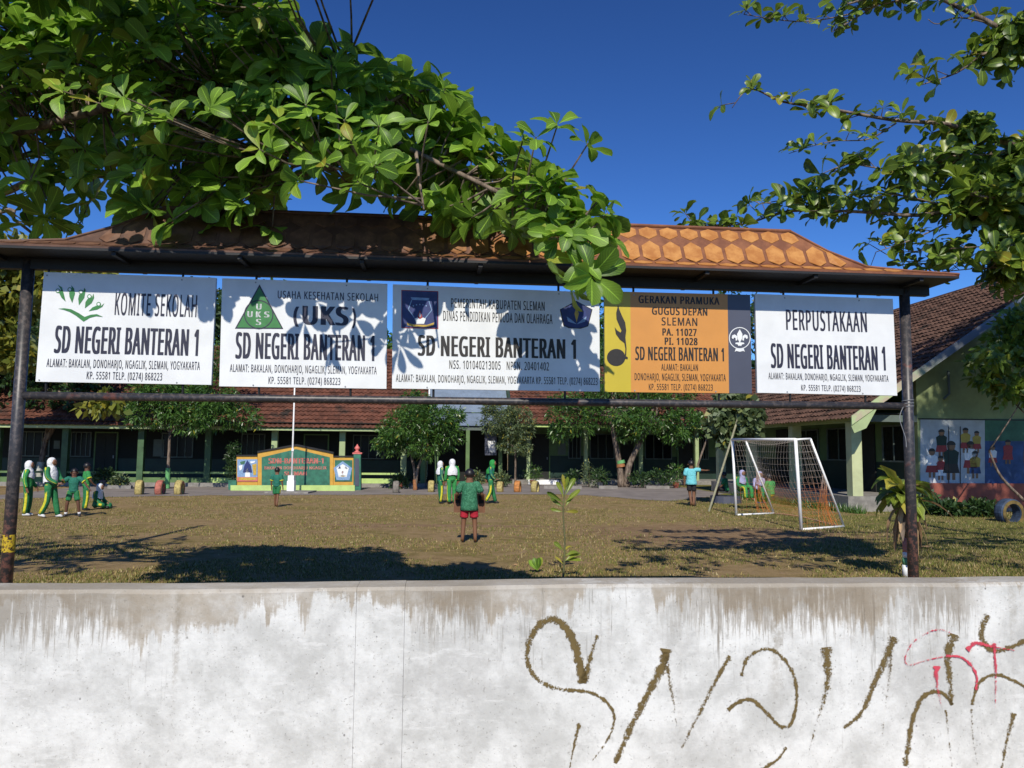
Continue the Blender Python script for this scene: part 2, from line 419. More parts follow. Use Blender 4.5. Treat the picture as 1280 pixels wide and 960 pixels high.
def stroke(pts, w, mat, wet=.5, lab=None, off=.003):
    P = smoothpath([Vector((640 + x / 2, 720 + y / 2, 0)) for x, y in pts], 8); V = []; U = []
    n = len(P)
    for i, p in enumerate(P):
        t = (P[min(i + 1, n - 1)] - P[max(i - 1, 0)]).normalized(); nn = Vector((-t.y, t.x, 0))
        f = i / (n - 1); ww = (w[0] + (w[1] - w[0]) * f) / 4 * (1.0 + .16 * math.sin(i * 1.3))
        for s_ in (-1, 1):
            q = p + nn * ww * s_; V.append(atb(q.x, q.y, WB - off)); U.append(((s_ + 1) / 2, (wet if not hasattr(wet, '__len__') else wet[0] + (wet[1] - wet[0]) * f)))
    o = mesh('graffiti_stroke', V, [(2 * i, 2 * i + 1, 2 * i + 3, 2 * i + 2) for i in range(n - 1)], mat, wall, uv=U)
    if lab: o['label'] = lab
B_ = [([(178, 268), (170, 225), (158, 175), (135, 130), (105, 108), (70, 120), (45, 160), (38, 205), (52, 245), (92, 275), (140, 285)], (26, 16), (1.2, .3)),
      ([(140, 285), (190, 290), (230, 310), (255, 345), (248, 390), (225, 430), (200, 462)], (12, 10), (.9, .1)),
      ([(214, 148), (200, 190), (188, 235), (180, 268)], (14, 24), (.2, .8)),
      ([(168, 368), (158, 410), (150, 450), (143, 485)], (14, 6), (.6, .1)),
      ([(385, 182), (378, 220), (350, 275), (300, 372), (258, 468)], (30, 22), (1.1, .35)),
      ([(385, 190), (392, 250), (404, 320), (412, 375)], (22, 10), (.5, -.3)),
      ([(545, 200), (510, 262), (470, 340), (425, 430)], (18, 14), (.6, .0)),
      ([(574, 250), (590, 205), (635, 182), (675, 202), (705, 250), (712, 310), (698, 368), (670, 375), (640, 345), (600, 310), (565, 316), (540, 335)], (14, 12), (.3, .9)),
      ([(785, 178), (790, 250), (780, 310), (760, 370), (740, 450)], (30, 12), (.8, -.4)),
      ([(955, 152), (935, 205), (905, 272), (875, 340), (830, 380)], (32, 12), (.6, .5)),
      ([(948, 160), (945, 240), (935, 320), (925, 410)], (22, 10), (.1, -.5)),
      ([(1105, 145), (1090, 200), (1095, 260), (1100, 322)], (34, 16), (.7, .3)),
      ([(1102, 322), (1080, 295), (1050, 290), (1020, 312), (1000, 370), (990, 430), (984, 475)], (10, 22), (.9, .4)),
      ([(1085, 335), (1092, 400), (1100, 478)], (14, 10), (.1, -.3)),
      ([(1192, 98), (1174, 135), (1182, 170), (1210, 187), (1250, 177), (1310, 150)], (26, 14), (.4, .8)),
      ([(1150, 322), (1166, 270), (1200, 248), (1240, 255), (1310, 292)], (12, 12), (.7, .8)),
      ([(1150, 332), (1152, 400), (1165, 475)], (14, 8), (.1, -.4)),
      ([(1256, 343), (1240, 400), (1224, 485)], (20, 12), (.6, .1)),
      ([(686, 428), (660, 462), (615, 488)], (10, 12), (.6, .6))]
for p, w, wt in B_: stroke(p, w, M_brush, wt)
for p, w, wt in [([(1100, 142), (1060, 135), (1010, 160), (985, 195), (990, 222), (1040, 210), (1085, 200)], (10, 8), (.1, .2)),
                 ([(1085, 200), (1120, 202), (1145, 220), (1162, 250), (1160, 285)], (8, 10), (1., .6)),
                 ([(1062, 225), (1062, 262), (1074, 328)], (20, 8), (1.2, -.2)),
                 ([(1138, 185), (1160, 168), (1200, 176), (1256, 186)], (16, 6), (1.2, .3)),
                 ([(1206, 168), (1210, 250), (1208, 330)], (12, 8), (1., -.2))]:
    stroke(p, w, M_redb, wt, 'faded red graffiti line', .006)

# ================================================================== SIGN FRAME
FB = 5.885
def fb(px, py, d=0): return atb(px, py, FB + d)
fr = thing('signboard_stand', W(0, FB, 0), 'long black steel pipe frame with a small tiled hip roof carrying five school signboards', 'sign frame')
pl0, pl1 = fb(36, 330), fb(8, 722); pr0, pr1 = fb(1130.5, 372), fb(1141.5, 716)
def ext(a, b, z):
    t = (z - a.z) / (b.z - a.z); return a + (b - a) * t
for a, b in ((pl0, pl1), (pr0, pr1)):
    MB().tube([ext(a, b, 3.03), ext(a, b, 0)], .041, 20).build('post', M_iron, fr, smooth=True)
cb0, cb1 = fb(24, 494.5), fb(1139, 508)
cbm = [cb0.lerp(cb1, t) for t in (0, .25, .5, .75, 1)]
MB().tube(cbm, .029, 16).build('crossbar', M_iron, fr, smooth=True)
# yellow daub on left post, wire tie on right post
a_ = ext(pl0, pl1, ext(pl0, pl1, 0).z + fb(14, 680).z)
def daubmat():
    n = NT('yellow_paint_daub'); f = n.noise(45, 4, .7)
    return n.done(n.bsdf((.55, .38, .02), .5, alpha=n.step(f, .42, .5)))
q0, q1 = fb(12, 668), fb(9.5, 690)
V, f_ = tube([ext(pl0, pl1, q0.z), ext(pl0, pl1, q1.z)], .0425, 16, False)
mesh('paint_daub', V, f_, daubmat(), fr, smooth=True)
tiept = ext(pr0, pr1, cb1.z)
MB().tube([tiept + Vector((.045 * math.cos(t) , .045 * math.sin(t), .004 * t - .02)) for t in np.linspace(0, 20, 50)], .0025, 5).build('wire_tie', M_alu, fr)
MB().tube(smoothpath([tiept + Vector((-.05, -.03, .0)), tiept + Vector((-.09, -.04, -.1)), tiept + Vector((-.05, -.04, -.25)), tiept + Vector((-.045, -.04, -.33))]), .0025, 5).build('wire_end', M_alu, fr)
# roof
a0r, _, zr0 = AB(fb(205, 261)); a1r, _, zr1 = AB(fb(988, 289))
HW = .32
zeave = None
ae1 = AB(atb(1199, 344, FB - HW)); zeave = AB(atb(640, 325, FB - HW))[2]
ae0a = AB(pl0)[0] - .45
zridge = (zr0 + zr1) / 2
prof = [(0., zridge), (.10, zridge - .17 * (zridge - zeave) / .37), (.175, zridge - .30 * (zridge - zeave) / .37), (.24, zeave + .035), (HW, zeave)]
def ringa(t):                                                         # hip: the ring widens as t grows
    # at t=0 the ring is the ridge; at HW the eave corners; the break follows the photo
    k = t / HW
    kk = k ** 1.35
    return a0r + (ae0a - a0r) * kk, a1r + (ae1[0] - a1r) * kk
def rmat():
    n = NT('pressed_metal_roof_brown'); f = n.noise(7, 5, .65); g = n.noise(40, 4, .7)
    c = n.mix(n.step(f, .4, .65), (.17, .065, .034), (.26, .105, .05)); c = n.mix(n.step(g, .6, .75), c, (.10, .06, .045))
    x = n.xyz(); fade_shade = n.step(n.math('ADD', x[0], n.math('MULTIPLY', f, 1.2)), -.4, 1.5, 1, 0)  # left end: worn paint, with leaf shade put in as darker brown
    c = n.mix(n.math('MULTIPLY', fade_shade, .9), c, n.mix(n.step(f, .35, .65), (.075, .042, .032), (.14, .075, .052)))
    return n.done(n.bsdf(c, .5, n.bump(g, .2, .003), spec=.3))
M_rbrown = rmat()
def shmat():
    n = NT('roof_scale_orange'); x = n.xyz(); f = n.noise(9, 5, .65); g = n.noise(45, 4, .7)
    c = n.mix(n.step(f, .35, .65), (.38, .15, .04), (.53, .25, .075))
    fade_shade = n.step(n.math('ADD', x[0], n.math('MULTIPLY', f, 1.2)), -.6, 1.3, 1, 0)  # scales lose their orange at left: wear plus shade in the colour
    c = n.mix(n.math('MULTIPLY', fade_shade, .95), c, n.mix(n.step(f, .35, .65), (.085, .046, .034), (.16, .085, .058))); c = n.mix(n.step(g, .62, .76), c, (.18, .07, .035))
    return n.done(n.bsdf(c, .45, n.bump(g, .15, .003), spec=.3))
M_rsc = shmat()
m = MB()
V = []; NS = len(prof)
rings = []
for t, z in prof:
    l, r = ringa(t); rings.append([W(l, FB - t, z), W(r, FB - t, z), W(r, FB + t, z), W(l, FB + t, z)])
for i in range(NS - 1):
    A, B = rings[i], rings[i + 1]
    for j in range(4):
        k = (j + 1) % 4
        m.add([A[j], B[j], B[k], A[k]], [(0, 1, 2, 3)])
E = rings[-1]; El = [p - Vector((0, 0, .012)) for p in E]
for j in range(4): m.add([E[j], El[j], El[(j + 1) % 4], E[(j + 1) % 4]], [(0, 1, 2, 3)])
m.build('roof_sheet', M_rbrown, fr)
MB().add([p - Vector((0, 0, .013)) for p in E] + [p - Vector((0, 0, .03)) for p in E], BOXF0).build('shade_soffit', M_black, fr)  # underside sheet made black to hold the eave shade
# ridge cap
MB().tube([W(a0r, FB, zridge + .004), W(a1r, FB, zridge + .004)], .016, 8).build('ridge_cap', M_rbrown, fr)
for ia, ib in ((0, 0), (1, 1)):
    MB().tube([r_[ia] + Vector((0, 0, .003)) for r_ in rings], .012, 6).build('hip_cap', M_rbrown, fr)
# scales: front slope
def slope_pt(a, u):                                                   # u = distance fraction over profile
    t = u * HW
    for i in range(NS - 1):
        t0, z0 = prof[i]; t1, z1 = prof[i + 1]
        if t <= t1 + 1e-9:
            z = z0 + (z1 - z0) * (t - t0) / (t1 - t0); break
    return t, z
def scale_piece(ac, u0, u1, w, side=-1, shapes=1):
    um = (u0 + u1) / 2; du = (u1 - u0) / 2
    shp = [(-.5, -.55), (0, -1), (.5, -.55), (.5, .35), (0, 1), (-.5, .35)]
    ang = []
    V = []
    for lift in (.005, .001):
        for x, y in shp:
            u = um + y * du; t, z = slope_pt(ac, u); l, r = ringa(t); a = min(max(ac + x * w, l + .01), r - .01)
            V.append(W(a, FB + side * (t + lift * .5), z + lift))
    f = [tuple(range(6))] + [(i, i + 6, (i + 1) % 6 + 6, (i + 1) % 6) for i in range(6)]
    return V, f
PW = .168
for row, (u0, u1, sh) in enumerate(((.02, .22, 0), (.25, .63, .5), (.66, .93, 0))):
    t, _ = slope_pt(0, (u0 + u1) / 2); l, r = ringa(t)
    a = l + PW * (.6 + sh * .5)
    while a < r - PW * .4:
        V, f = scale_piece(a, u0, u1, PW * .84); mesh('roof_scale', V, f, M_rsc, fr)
        a += PW
# underside joists
MB().box(AB(pl0)[0] - .2, AB(pr0)[0] + .2, FB - .03, FB + .03, zeave - .11, zeave - .031).build('top_beam', M_black, fr)
for k in range(9):
    a = ae0a + .3 + k * (ae1[0] - ae0a - .6) / 8
    MB().box(a - .015, a + .015, FB - HW + .02, FB + HW - .02, zeave - .055, zeave - .0305).build('rafter', M_black, fr)

# ================================================================== SIGN BOARDS
import os
try:
    FNT = bpy.data.fonts.load(os.path.join(bpy.utils.system_resource('DATAFILES'), 'fonts', 'NotoSansMath-Regular.woff2'))
except Exception:
    FNT = None
def text_mesh(s, bold):
    cu = bpy.data.curves.new('t', 'FONT'); cu.body = s; cu.size = 1;  cu.space_character = 1.12
    if FNT: cu.font = FNT
    cu.resolution_u = 2; cu.fill_mode = 'FRONT'
    o = bpy.data.objects.new('t', cu); C.objects.link(o)
    bpy.context.view_layer.update()
    me = bpy.data.meshes.new_from_object(o.evaluated_get(bpy.context.evaluated_depsgraph_get()))
    v = [tuple(x.co) for x in me.vertices]; f = [tuple(p.vertices) for p in me.polygons]
    bpy.data.objects.remove(o); bpy.data.curves.remove(cu); bpy.data.meshes.remove(me)
    return v, f
HV, _ = text_mesh('H', 0.0); CAP = max(v[1] for v in HV)
def lerp2(q, u, v):
    TL, TR, BL, BR = q; return (TL.lerp(TR, u)).lerp(BL.lerp(BR, u), v)
def put_text(s, u0, u1, v0, v1, bold, fn, mat, parent, lab=None, name='lettering'):
    v, f = text_mesh(s, bold); nv = len(v); dx = bold * (1.4 if bold > .03 else 1.3)
    v = [(p[0] + k * dx, p[1], abs(k) * .0002 + (k > 0) * .0001) for k in ((0, -1, 1, -.5, .5) if bold > .02 else ((0, -1, 1) if bold else (0,))) for p in v]
    f = [tuple(i + k * nv for i in q) for k in range(len(v) // nv) for q in f]
    x0 = min(p[0] for p in v); x1 = max(p[0] for p in v)
    V = [fn(u0 + (p[0] - x0) / (x1 - x0) * (u1 - u0), v1 - (p[1] / CAP) * (v1 - v0), .0025 + p[2]) for p in v]
    o = mesh(name, V, f, mat, parent)
    if lab: o['label'] = lab
    return o
def poly2(pts, fn, mat, parent, name, off=.0025, lab=None):
    o = mesh(name, [fn(u, v, off) for u, v in pts], [tuple(range(len(pts)))], mat, parent)
    if lab: o['label'] = lab
    return o
def board(corners, px_off, label, sections=None, mat=None, rods=(.2, .75)):
    q = [atb(x, y, FB - .035) for x, y in corners]
    b = thing('sign_board', (q[2] + q[3]) / 2, label, 'signboard', 'signboards hung in the steel frame')
    def fn(u, v, off=0):
        p = lerp2(q, u, v); return p - E2 * off
    def slab(u0, u1, m_, name='panel'):
        V = [fn(u, v, o) for o in (0, -.018) for v in (0, 1) for u in (u0, u1)]
        return mesh(name, V, BOXF, m_, b)
    if sections:
        for u0, u1, m_ in sections: slab(u0, u1, m_)
    else: slab(0, 1, mat or M_board)
    # edge trim behind the sheet
    mm = MB()
    V = [fn(u, v, o) for o in (-.0185, -.032) for v in (.0, 1.) for u in (0., 1.)]; mm.add(V, BOXF); mm.build('back_frame', M_alu, b)
    for u in rods:
        p = fn(u, 0, -.02); MB().tube([p - Vector((0, 0, .03)), Vector((p.x, p.y, zeave - .06))], .009, 6).build('hanger_rod', M_black, b)
        p = fn(u + .03, 1, -.02); t = (p - cb0).dot((cb1 - cb0).normalized()) / (cb1 - cb0).length; zc = cb0.lerp(cb1, t).z
        MB().tube([p + Vector((0, 0, .02)), Vector((p.x, p.y + .01, zc + .02))], .009, 6).build('support_tab', M_black, b)
        for v_ in (.03, .985):
            MB().tube([fn(u, v_, 0), fn(u, v_, .004)], .006, 6).build('rivet', M_alu, b)
    return b, fn
AL = 'ALAMAT: BAKALAN, DONOHARJO, NGAGLIK, SLEMAN, YOGYAKARTA'; KP = 'KP. 55581 TELP. (0274) 868223'; SD = 'SD NEGERI BANTERAN 1'
def Z(zx, zy, sc_, ox, oy, fnq):     # zoom pixel -> uv of a quad
    x = ox + zx / sc_; y = oy + zy / sc_; TL, TR, BL, BR = fnq
    u = v = .5
    for _ in range(12):
        xt = TL[0] + (TR[0] - TL[0]) * u; yt = TL[1] + (TR[1] - TL[1]) * u; xb = BL[0] + (BR[0] - BL[0]) * u; yb = BL[1] + (BR[1] - BL[1]) * u
        v += (y - (yt + (yb - yt) * v)) / (yb - yt)
        xl = TL[0] + (BL[0] - TL[0]) * v; xr = TR[0] + (BR[0] - TR[0]) * v
        u += (x - (xl + (xr - xl) * u)) / (xr - xl)
    return u, v
# -- board 1
K1 = [(55, 340), (270, 347.3), (44.4, 477), (264, 481)]
b1, f1 = board(K1, None, 'white signboard KOMITE SEKOLAH with green figures logo, hung nearest the left post', rods=(.02, .8))
for s, u0, u1, v0, v1, bo in (('KOMITE SEKOLAH', .42, .895, .17, .375, .012), (SD, .09, .915, .49, .735, .035), (AL, .055, .93, .79, .865, .008), (KP, .285, .715, .90, .968, .01)):
    put_text(s, u0, u1, v0, v1, bo, f1, M_ink, b1)
z1 = lambda x, y: Z(x, y, 4.571, 0, 320, K1)
poly2([z1(*p) for p in ((332, 303), (365, 300), (405, 306), (450, 330), (480, 350), (515, 337), (550, 334), (585, 350), (545, 346), (510, 355), (474, 377), (430, 342), (395, 321), (360, 309))], f1, M_gprint, b1, 'logo', lab='green open book swoosh')
for dx, dy, pts in ((330, 200, ((330, 165), (352, 180), (362, 215), (373, 262), (350, 240), (335, 210), (348, 195))),
                    (397, 193, ((405, 168), (420, 185), (426, 215), (410, 270), (395, 235), (393, 210), (410, 195))),
                    (460, 207, ((478, 182), (486, 195), (478, 240), (448, 283), (444, 245), (450, 222), (472, 212))),
                    (508, 233, ((530, 215), (534, 240), (520, 270), (482, 300), (485, 265), (497, 247), (522, 240))),
                    (560, 277, ((592, 270), (580, 292), (550, 308), (503, 317), (525, 295), (548, 285), (575, 286)))):
    poly2([z1(*p) for p in pts], f1, M_gprint, b1, 'logo', .0025)
    poly2([z1(dx + 13 * math.cos(t), dy + 13 * math.sin(t)) for t in np.linspace(0, 6.0, 14)], f1, M_gprint, b1, 'logo', .003)
    poly2([z1(dx + 8 * math.cos(t), dy + 8 * math.sin(t)) for t in np.linspace(0, 6.0, 12)], f1, M_wprint, b1, 'logo', .004)
# -- board 2
K2 = [(277.8, 347.8), (484, 354.7), (274, 482.8), (483, 486)]
b2, f2 = board(K2, None, 'white signboard (UKS) with a green triangle emblem, second from the left post')
for s, u0, u1, v0, v1, bo in (('USAHA KESEHATAN SEKOLAH', .334, .945, .10, .172, .01), ('(', .43, .465, .245, .40, .02), ('UKS', .485, .765, .235, .41, .035), (')', .785, .81, .245, .40, .02), (SD, .09, .925, .50, .74, .035), (AL, .06, .94, .795, .865, .008), (KP, .29, .72, .905, .97, .01)):
    put_text(s, u0, u1, v0, v1, bo, f2, M_ink, b2)
z2 = lambda x, y: Z(x, y, 5.333, 260, 320, K2)
poly2([z2(*p) for p in ((340, 190), (178, 486), (497, 488))], f2, M_ink, b2, 'emblem', .0025, 'green triangle emblem')
poly2([z2(*p) for p in ((340, 208), (192, 479), (485, 481))], f2, M_gprint, b2, 'emblem', .0035)
def ring2(fn, zf, cx, cy, r0, r1, mat, par, off, n=28, nm='emblem', a0=0, a1=2 * math.pi):
    V = []; 
    for t in np.linspace(a0, a1, n + 1): V += [fn(*zf(cx + r0 * math.cos(t), cy + r0 * math.sin(t)), off), fn(*zf(cx + r1 * math.cos(t), cy + r1 * math.sin(t)), off)]
    return mesh(nm, V, [(2 * i, 2 * i + 1, 2 * i + 3, 2 * i + 2) for i in range(n)], mat, par)
ring2(f2, z2, 335, 392, 90, 97, M_ink, b2, .0045)
for ch, cx, cy in (('U', 336, 340), ('U', 278, 390), ('K', 334, 392), ('S', 388, 392), ('S', 334, 442)):
    u0, v0 = z2(cx - 17, cy - 20); u1, v1 = z2(cx + 17, cy + 20); put_text(ch, u0, u1, v0, v1, .03, lambda u, v, o: f2(u, v, .0045), M_wprint, b2)
# -- board 3
K3 = [(491, 355.3), (749, 365.8), (490, 485.5), (750, 489.4)]
b3, f3 = board(K3, None, 'widest white signboard PEMERINTAH KABUPATEN SLEMAN with a blue emblem at each end', rods=(.165, .8))
for s, u0, u1, v0, v1, bo in (('PEMERINTAH KABUPATEN SLEMAN', .277, .73, .115, .205, .01), ('DINAS PENDIDIKAN PEMUDA DAN OLAHRAGA', .24, .768, .24, .335, .01), (SD, .12, .883, .485, .68, .035), ('NSS. 101040213005   NPSN. 20401402', .27, .75, .72, .80, .01), (AL + ' ' + KP, .018, .988, .865, .935, .01)):
    put_text(s, u0, u1, v0, v1, bo, f3, M_inkb, b3)
z3 = lambda x, y: Z(x, y, 4.571, 480, 340, K3)
poly2([z3(*p) for p in ((98, 103), (305, 110), (305, 327), (98, 322))], f3, M_rprint, b3, 'emblem', .0025, 'square blue crest with yellow ribbon and white lotus')
poly2([z3(*p) for p in ((102, 108), (301, 114), (301, 322), (102, 318))], f3, M_bprint, b3, 'emblem', .0035)
poly2([z3(*p) for p in ((150, 145), (255, 150), (250, 165), (157, 160))], f3, M_lprint, b3, 'emblem', .0045)
for a, b in (((157, 160), (137, 215)), ((137, 215), (170, 262)), ((252, 165), (268, 220)), ((268, 220), (232, 265))):
    d = Vector((b[0] - a[0], b[1] - a[1])).normalized(); nx, ny = -d.y * 2.2, d.x * 2.2
    poly2([z3(a[0] + nx, a[1] + ny), z3(b[0] + nx, b[1] + ny), z3(b[0] - nx, b[1] - ny), z3(a[0] - nx, a[1] - ny)], f3, M_lprint, b3, 'emblem', .0045)
poly2([z3(*p) for p in ((128, 292), (170, 302), (240, 304), (282, 290), (278, 305), (240, 316), (165, 314), (132, 306))], f3, M_oprint, b3, 'emblem', .005)
poly2([z3(*p) for p in ((172, 268), (188, 262), (202, 272), (218, 262), (235, 268), (225, 298), (182, 298))], f3, M_wprint, b3, 'emblem', .0055)
poly2([z3(*p) for p in ((202, 220), (212, 245), (216, 262), (202, 272), (188, 262), (192, 245))], f3, M_rprint, b3, 'emblem', .006)
poly2([z3(*p) for p in ((202, 232), (208, 250), (202, 262), (196, 250))], f3, M_wprint, b3, 'emblem', .0065)
for k in range(5): poly2([z3(165 + k * 18 + 4 * math.cos(t), 195 - 8 * math.sin(k * .785) + 4 * math.sin(t)) for t in np.linspace(0, 5.2, 6)], f3, M_lprint, b3, 'emblem', .005)
pent = ((1000, 215), (1095, 165), (1190, 215), (1165, 312), (1120, 326), (1050, 322), (1020, 308))
poly2([z3(*p) for p in pent], f3, M_inkb, b3, 'emblem', .0025, 'blue five sided crest')
poly2([z3(1097 + (x - 1097) * .94, 250 + (y - 250) * .94) for x, y in pent], f3, M_bprint, b3, 'emblem', .0035)
for k in (-1, 1): poly2([z3(*p) for p in ((1097, 300), (1097 + k * 50, 285), (1097 + k * 58, 255), (1097 + k * 30, 275))], f3, M_lprint, b3, 'emblem', .0045)
poly2([z3(*p) for p in ((1097, 200), (1110, 240), (1097, 290), (1084, 240))], f3, M_oprint, b3, 'emblem', .005)
# -- board 4
K4 = [(755.5, 364), (937.7, 368.5), (756, 489.8), (940, 491.8)]
b4, f4 = board(K4, None, 'orange, yellow and slate signboard GERAKAN PRAMUKA with scout emblems', sections=((0, .175, M_yellow), (.175, .842, M_orange), (.842, 1, M_slate)), rods=(.2, .75))
for s, u0, u1, v0, v1, bo in (('GERAKAN PRAMUKA', .23, .785, .035, .11, .025), ('GUGUS', .32, .51, .148, .222, .025), ('DEPAN', .53, .70, .148, .222, .025), ('SLEMAN', .385, .63, .25, .328, .012), ('PA. 11027', .39, .625, .36, .43, .03), ('PI. 11028', .405, .63, .452, .522, .03), (SD, .205, .81, .548, .68, .03), ('ALAMAT: BAKALAN', .38, .63, .715, .78, .012), ('DONOHARJO, NGAGLIK, SLEMAN, YOGYAKARTA', .20, .82, .812, .88, .012), (KP, .295, .73, .915, .975, .012)):
    put_text(s, u0, u1, v0, v1, bo, f4, M_inkb, b4)
z4 = lambda x, y: Z(x, y, 5.818, 740, 350, K4)
poly2([z4(175 + 66 * math.cos(t) * (1.02 if math.cos(t) < 0 else .98), 565 + 62 * math.sin(t)) for t in np.linspace(0, 6.03, 26)], f4, M_inkb, b4, 'emblem', .0025, 'black coconut sprout silhouette')
poly2([z4(*p) for p in ((188, 182), (196, 215), (215, 262), (238, 310), (246, 370), (240, 420), (248, 500), (246, 550), (236, 555), (240, 500), (232, 460), (200, 435), (172, 395), (163, 345), (180, 368), (205, 385), (212, 370), (195, 330), (176, 285), (174, 240))], f4, M_inkb, b4, 'emblem', .003)
poly2([z4(*p) for p in ((228, 545), (258, 565), (256, 578), (228, 572))], f4, M_inkb, b4, 'emblem', .0035)
ring2(f4, z4, 1072, 425, 74, 80, M_wprint, b4, .0035)
poly2([z4(*p) for p in ((1072, 360), (1092, 395), (1088, 430), (1072, 460), (1056, 430), (1052, 395))], f4, M_wprint, b4, 'emblem', .0035, 'white fleur-de-lis badge in a rope circle')
for k in (-1, 1):
    poly2([z4(1072 + k * x, y) for x, y in ((18, 440), (20, 410), (38, 398), (56, 405), (60, 425), (48, 432), (42, 420), (32, 425), (30, 445))], f4, M_wprint, b4, 'emblem', .0045)
    poly2([z4(1072 + k * x, y) for x, y in ((0, 455), (30, 458), (34, 468), (18, 470), (8, 484), (0, 478))], f4, M_wprint, b4, 'emblem', .005)
    poly2([z4(1072 + k * x, y) for x, y in ((0, 505), (28, 498), (38, 525), (26, 518), (0, 524))], f4, M_wprint, b4, 'emblem', .0035)
# -- board 5
K5 = [(944, 367.4), (1116, 373.6), (946.7, 490.9), (1121.6, 494.5)]
b5, f5 = board(K5, None, 'white signboard PERPUSTAKAAN without any logo, beside the right post', rods=(.21, .75))
for s, u0, u1, v0, v1, bo in (('PERPUSTAKAAN', .215, .80, .15, .355, .02), (SD, .10, .925, .50, .745, .035), (AL, .08, .94, .795, .86, .008), (KP, .31, .735, .91, .968, .01)):
    put_text(s, u0, u1, v0, v1, bo, f5, M_ink, b5)

# ================================================================== BUILDINGS
def tiles(name, o, along, up, L, H, mat, parent, tw=.2, th=.3, amp=.022, kind='stuff'):
    """corrugated clay tile field; o corner at the eave, along / up unit vectors in the slope"""
    nrm = along.cross(up).normalized()
    if nrm.z < 0: nrm = -nrm
    nt = int(L / tw); nr = int(H / th) + 1; k = 4
    cols = nt * k + 1
    V = []; Fc = []
    rs = random.Random(3)
    for r in range(nr):
        for e in (0, 1):
            s = (r + e * 1.02) * th
            lift = .045 if e == 0 else .0
            for c in range(cols):
                ph = (c % k) / k
                w = amp * math.sin(2 * math.pi * ph) + (.006 * math.sin(c * .37 + r * 1.9))
                V.append(o + along * (c * tw / k) + up * min(s, H) + nrm * (lift + w))
    for r in range(nr):
        b0 = r * 2 * cols
        for c in range(cols - 1):
            Fc.append((b0 + c, b0 + c + 1, b0 + cols + c + 1, b0 + cols + c))
            if r: Fc.append((b0 - cols + c, b0 - cols + c + 1, b0 + c + 1, b0 + c))
    # eave drop
    return mesh(name, V, Fc, mat, parent, smooth=False, kind=kind)
def window(p, a0, a1, b, z0, z1, nb=3, along='a', fr_m=None, depth=.05):
    """window in a wall facing the camera (b=const) or facing left (a=const when along='b')"""
    fm = fr_m or M_frame
    def bx(m_, u0, u1, d0, d1, q0, q1):
        if along == 'a': m_.box(u0, u1, b - d1, b - d0, q0, q1)
        else: m_.box(b - d1, b - d0, u0, u1, q0, q1)
    m_ = MB(); t = .05
    bx(m_, a0, a1, .002, depth, z0, z0 + t); bx(m_, a0, a1, .002, depth, z1 - t, z1)
    bx(m_, a0, a0 + t, .002, depth, z0 + t, z1 - t); bx(m_, a1 - t, a1, .002, depth, z0 + t, z1 - t)
    for i in range(1, nb):
        x = a0 + (a1 - a0) * i / nb; bx(m_, x - .018, x + .018, .004, depth - .01, z0 + t, z1 - t)
    w = m_.build('window', fm, p)
    g = MB(); bx(g, a0 + t, a1 - t, .003, .012, z0 + t, z1 - t); g.build('pane', M_glass, w)
    return w
def door(p, a0, a1, b, z0, z1, mat):
    d = MB().box(a0, a1, b - .05, b - .002, z0, z1).build('door', mat, p)
    m_ = MB(); m_.box(a0 - .06, a0, b - .07, b - .002, z0, z1 + .06).box(a1, a1 + .06, b - .07, b - .002, z0, z1 + .06).box(a0, a1, b - .07, b - .051, z1, z1 + .06)
    m_.build('door_frame', M_mgreen, d)
    m_ = MB()
    for q0, q1 in ((.12, .45), (.55, .92)):
        for s0, s1 in ((.1, .46), (.54, .9)):
            m_.box(a0 + (a1 - a0) * s0, a0 + (a1 - a0) * s1, b - .062, b - .0505, z0 + (z1 - z0) * q0, z0 + (z1 - z0) * q1)
    m_.build('door_panel', M_shut, d)
    MB().box(a1 - .12, a1 - .08, b - .1, b - .051, z0 + .95, z0 + 1.07).build('handle', M_alu, d)
def apx(px, b, py=600): return AB(atb(px, py, b))[0]
M_pil = paint('shaded_green_pillar', (.05, .11, .045), .6, .3, 3)  # column green darkened: tree shade on the left columns is in the colour
# ---------- left classroom block
LB = 33.2; ZE = 2.36
lb = thing('classroom_building', W(-12, LB, 0), 'long low classroom block with reddish tile roof behind the painted school sign', 'building')
aA, aE = -32., apx(531, LB)
MB().box(aA, aE, LB - .35, LB + 2.4, 0, .16).build('verandah_floor', M_conc, lb)
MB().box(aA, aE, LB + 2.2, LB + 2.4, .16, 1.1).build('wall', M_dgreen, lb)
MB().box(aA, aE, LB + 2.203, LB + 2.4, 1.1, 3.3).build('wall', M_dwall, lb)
MB().box(aE - .2, aE, LB + .2, LB + 9, .16, 3.2).build('wall', M_mgreen, lb)
MB().box(aA, aE, LB - .08, LB + .08, ZE - .02, ZE + .14).build('beam', M_lgreen, lb)
MB().box(aA, aE, LB - .62, LB - .57, ZE - .02, ZE + .08).build('fascia', M_lgreen, lb)
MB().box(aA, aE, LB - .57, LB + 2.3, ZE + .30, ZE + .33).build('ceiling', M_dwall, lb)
cols = [-90, -5, 80, 175, 259, 342, 427, 504]
for i, x in enumerate(cols):
    a = apx(x, LB)
    MB().box(a - .12, a + .12, LB - .12, LB + .12, .16, ZE - .021).build('column', M_lgreen if x > 300 else M_pil, lb)
    if i < len(cols) - 1:
        a2 = apx(cols[i + 1], LB)
        if x not in (342,):
            MB().box(a + .121, a2 - .121, LB - .05, LB + .05, .16, .36).build('parapet', M_mgreen if x < 230 else M_lime, lb)
            MB().box(a + .121, a2 - .121, LB - .07, LB + .07, .52, .60).build('rail', M_lime if x > 230 else M_mgreen, lb)
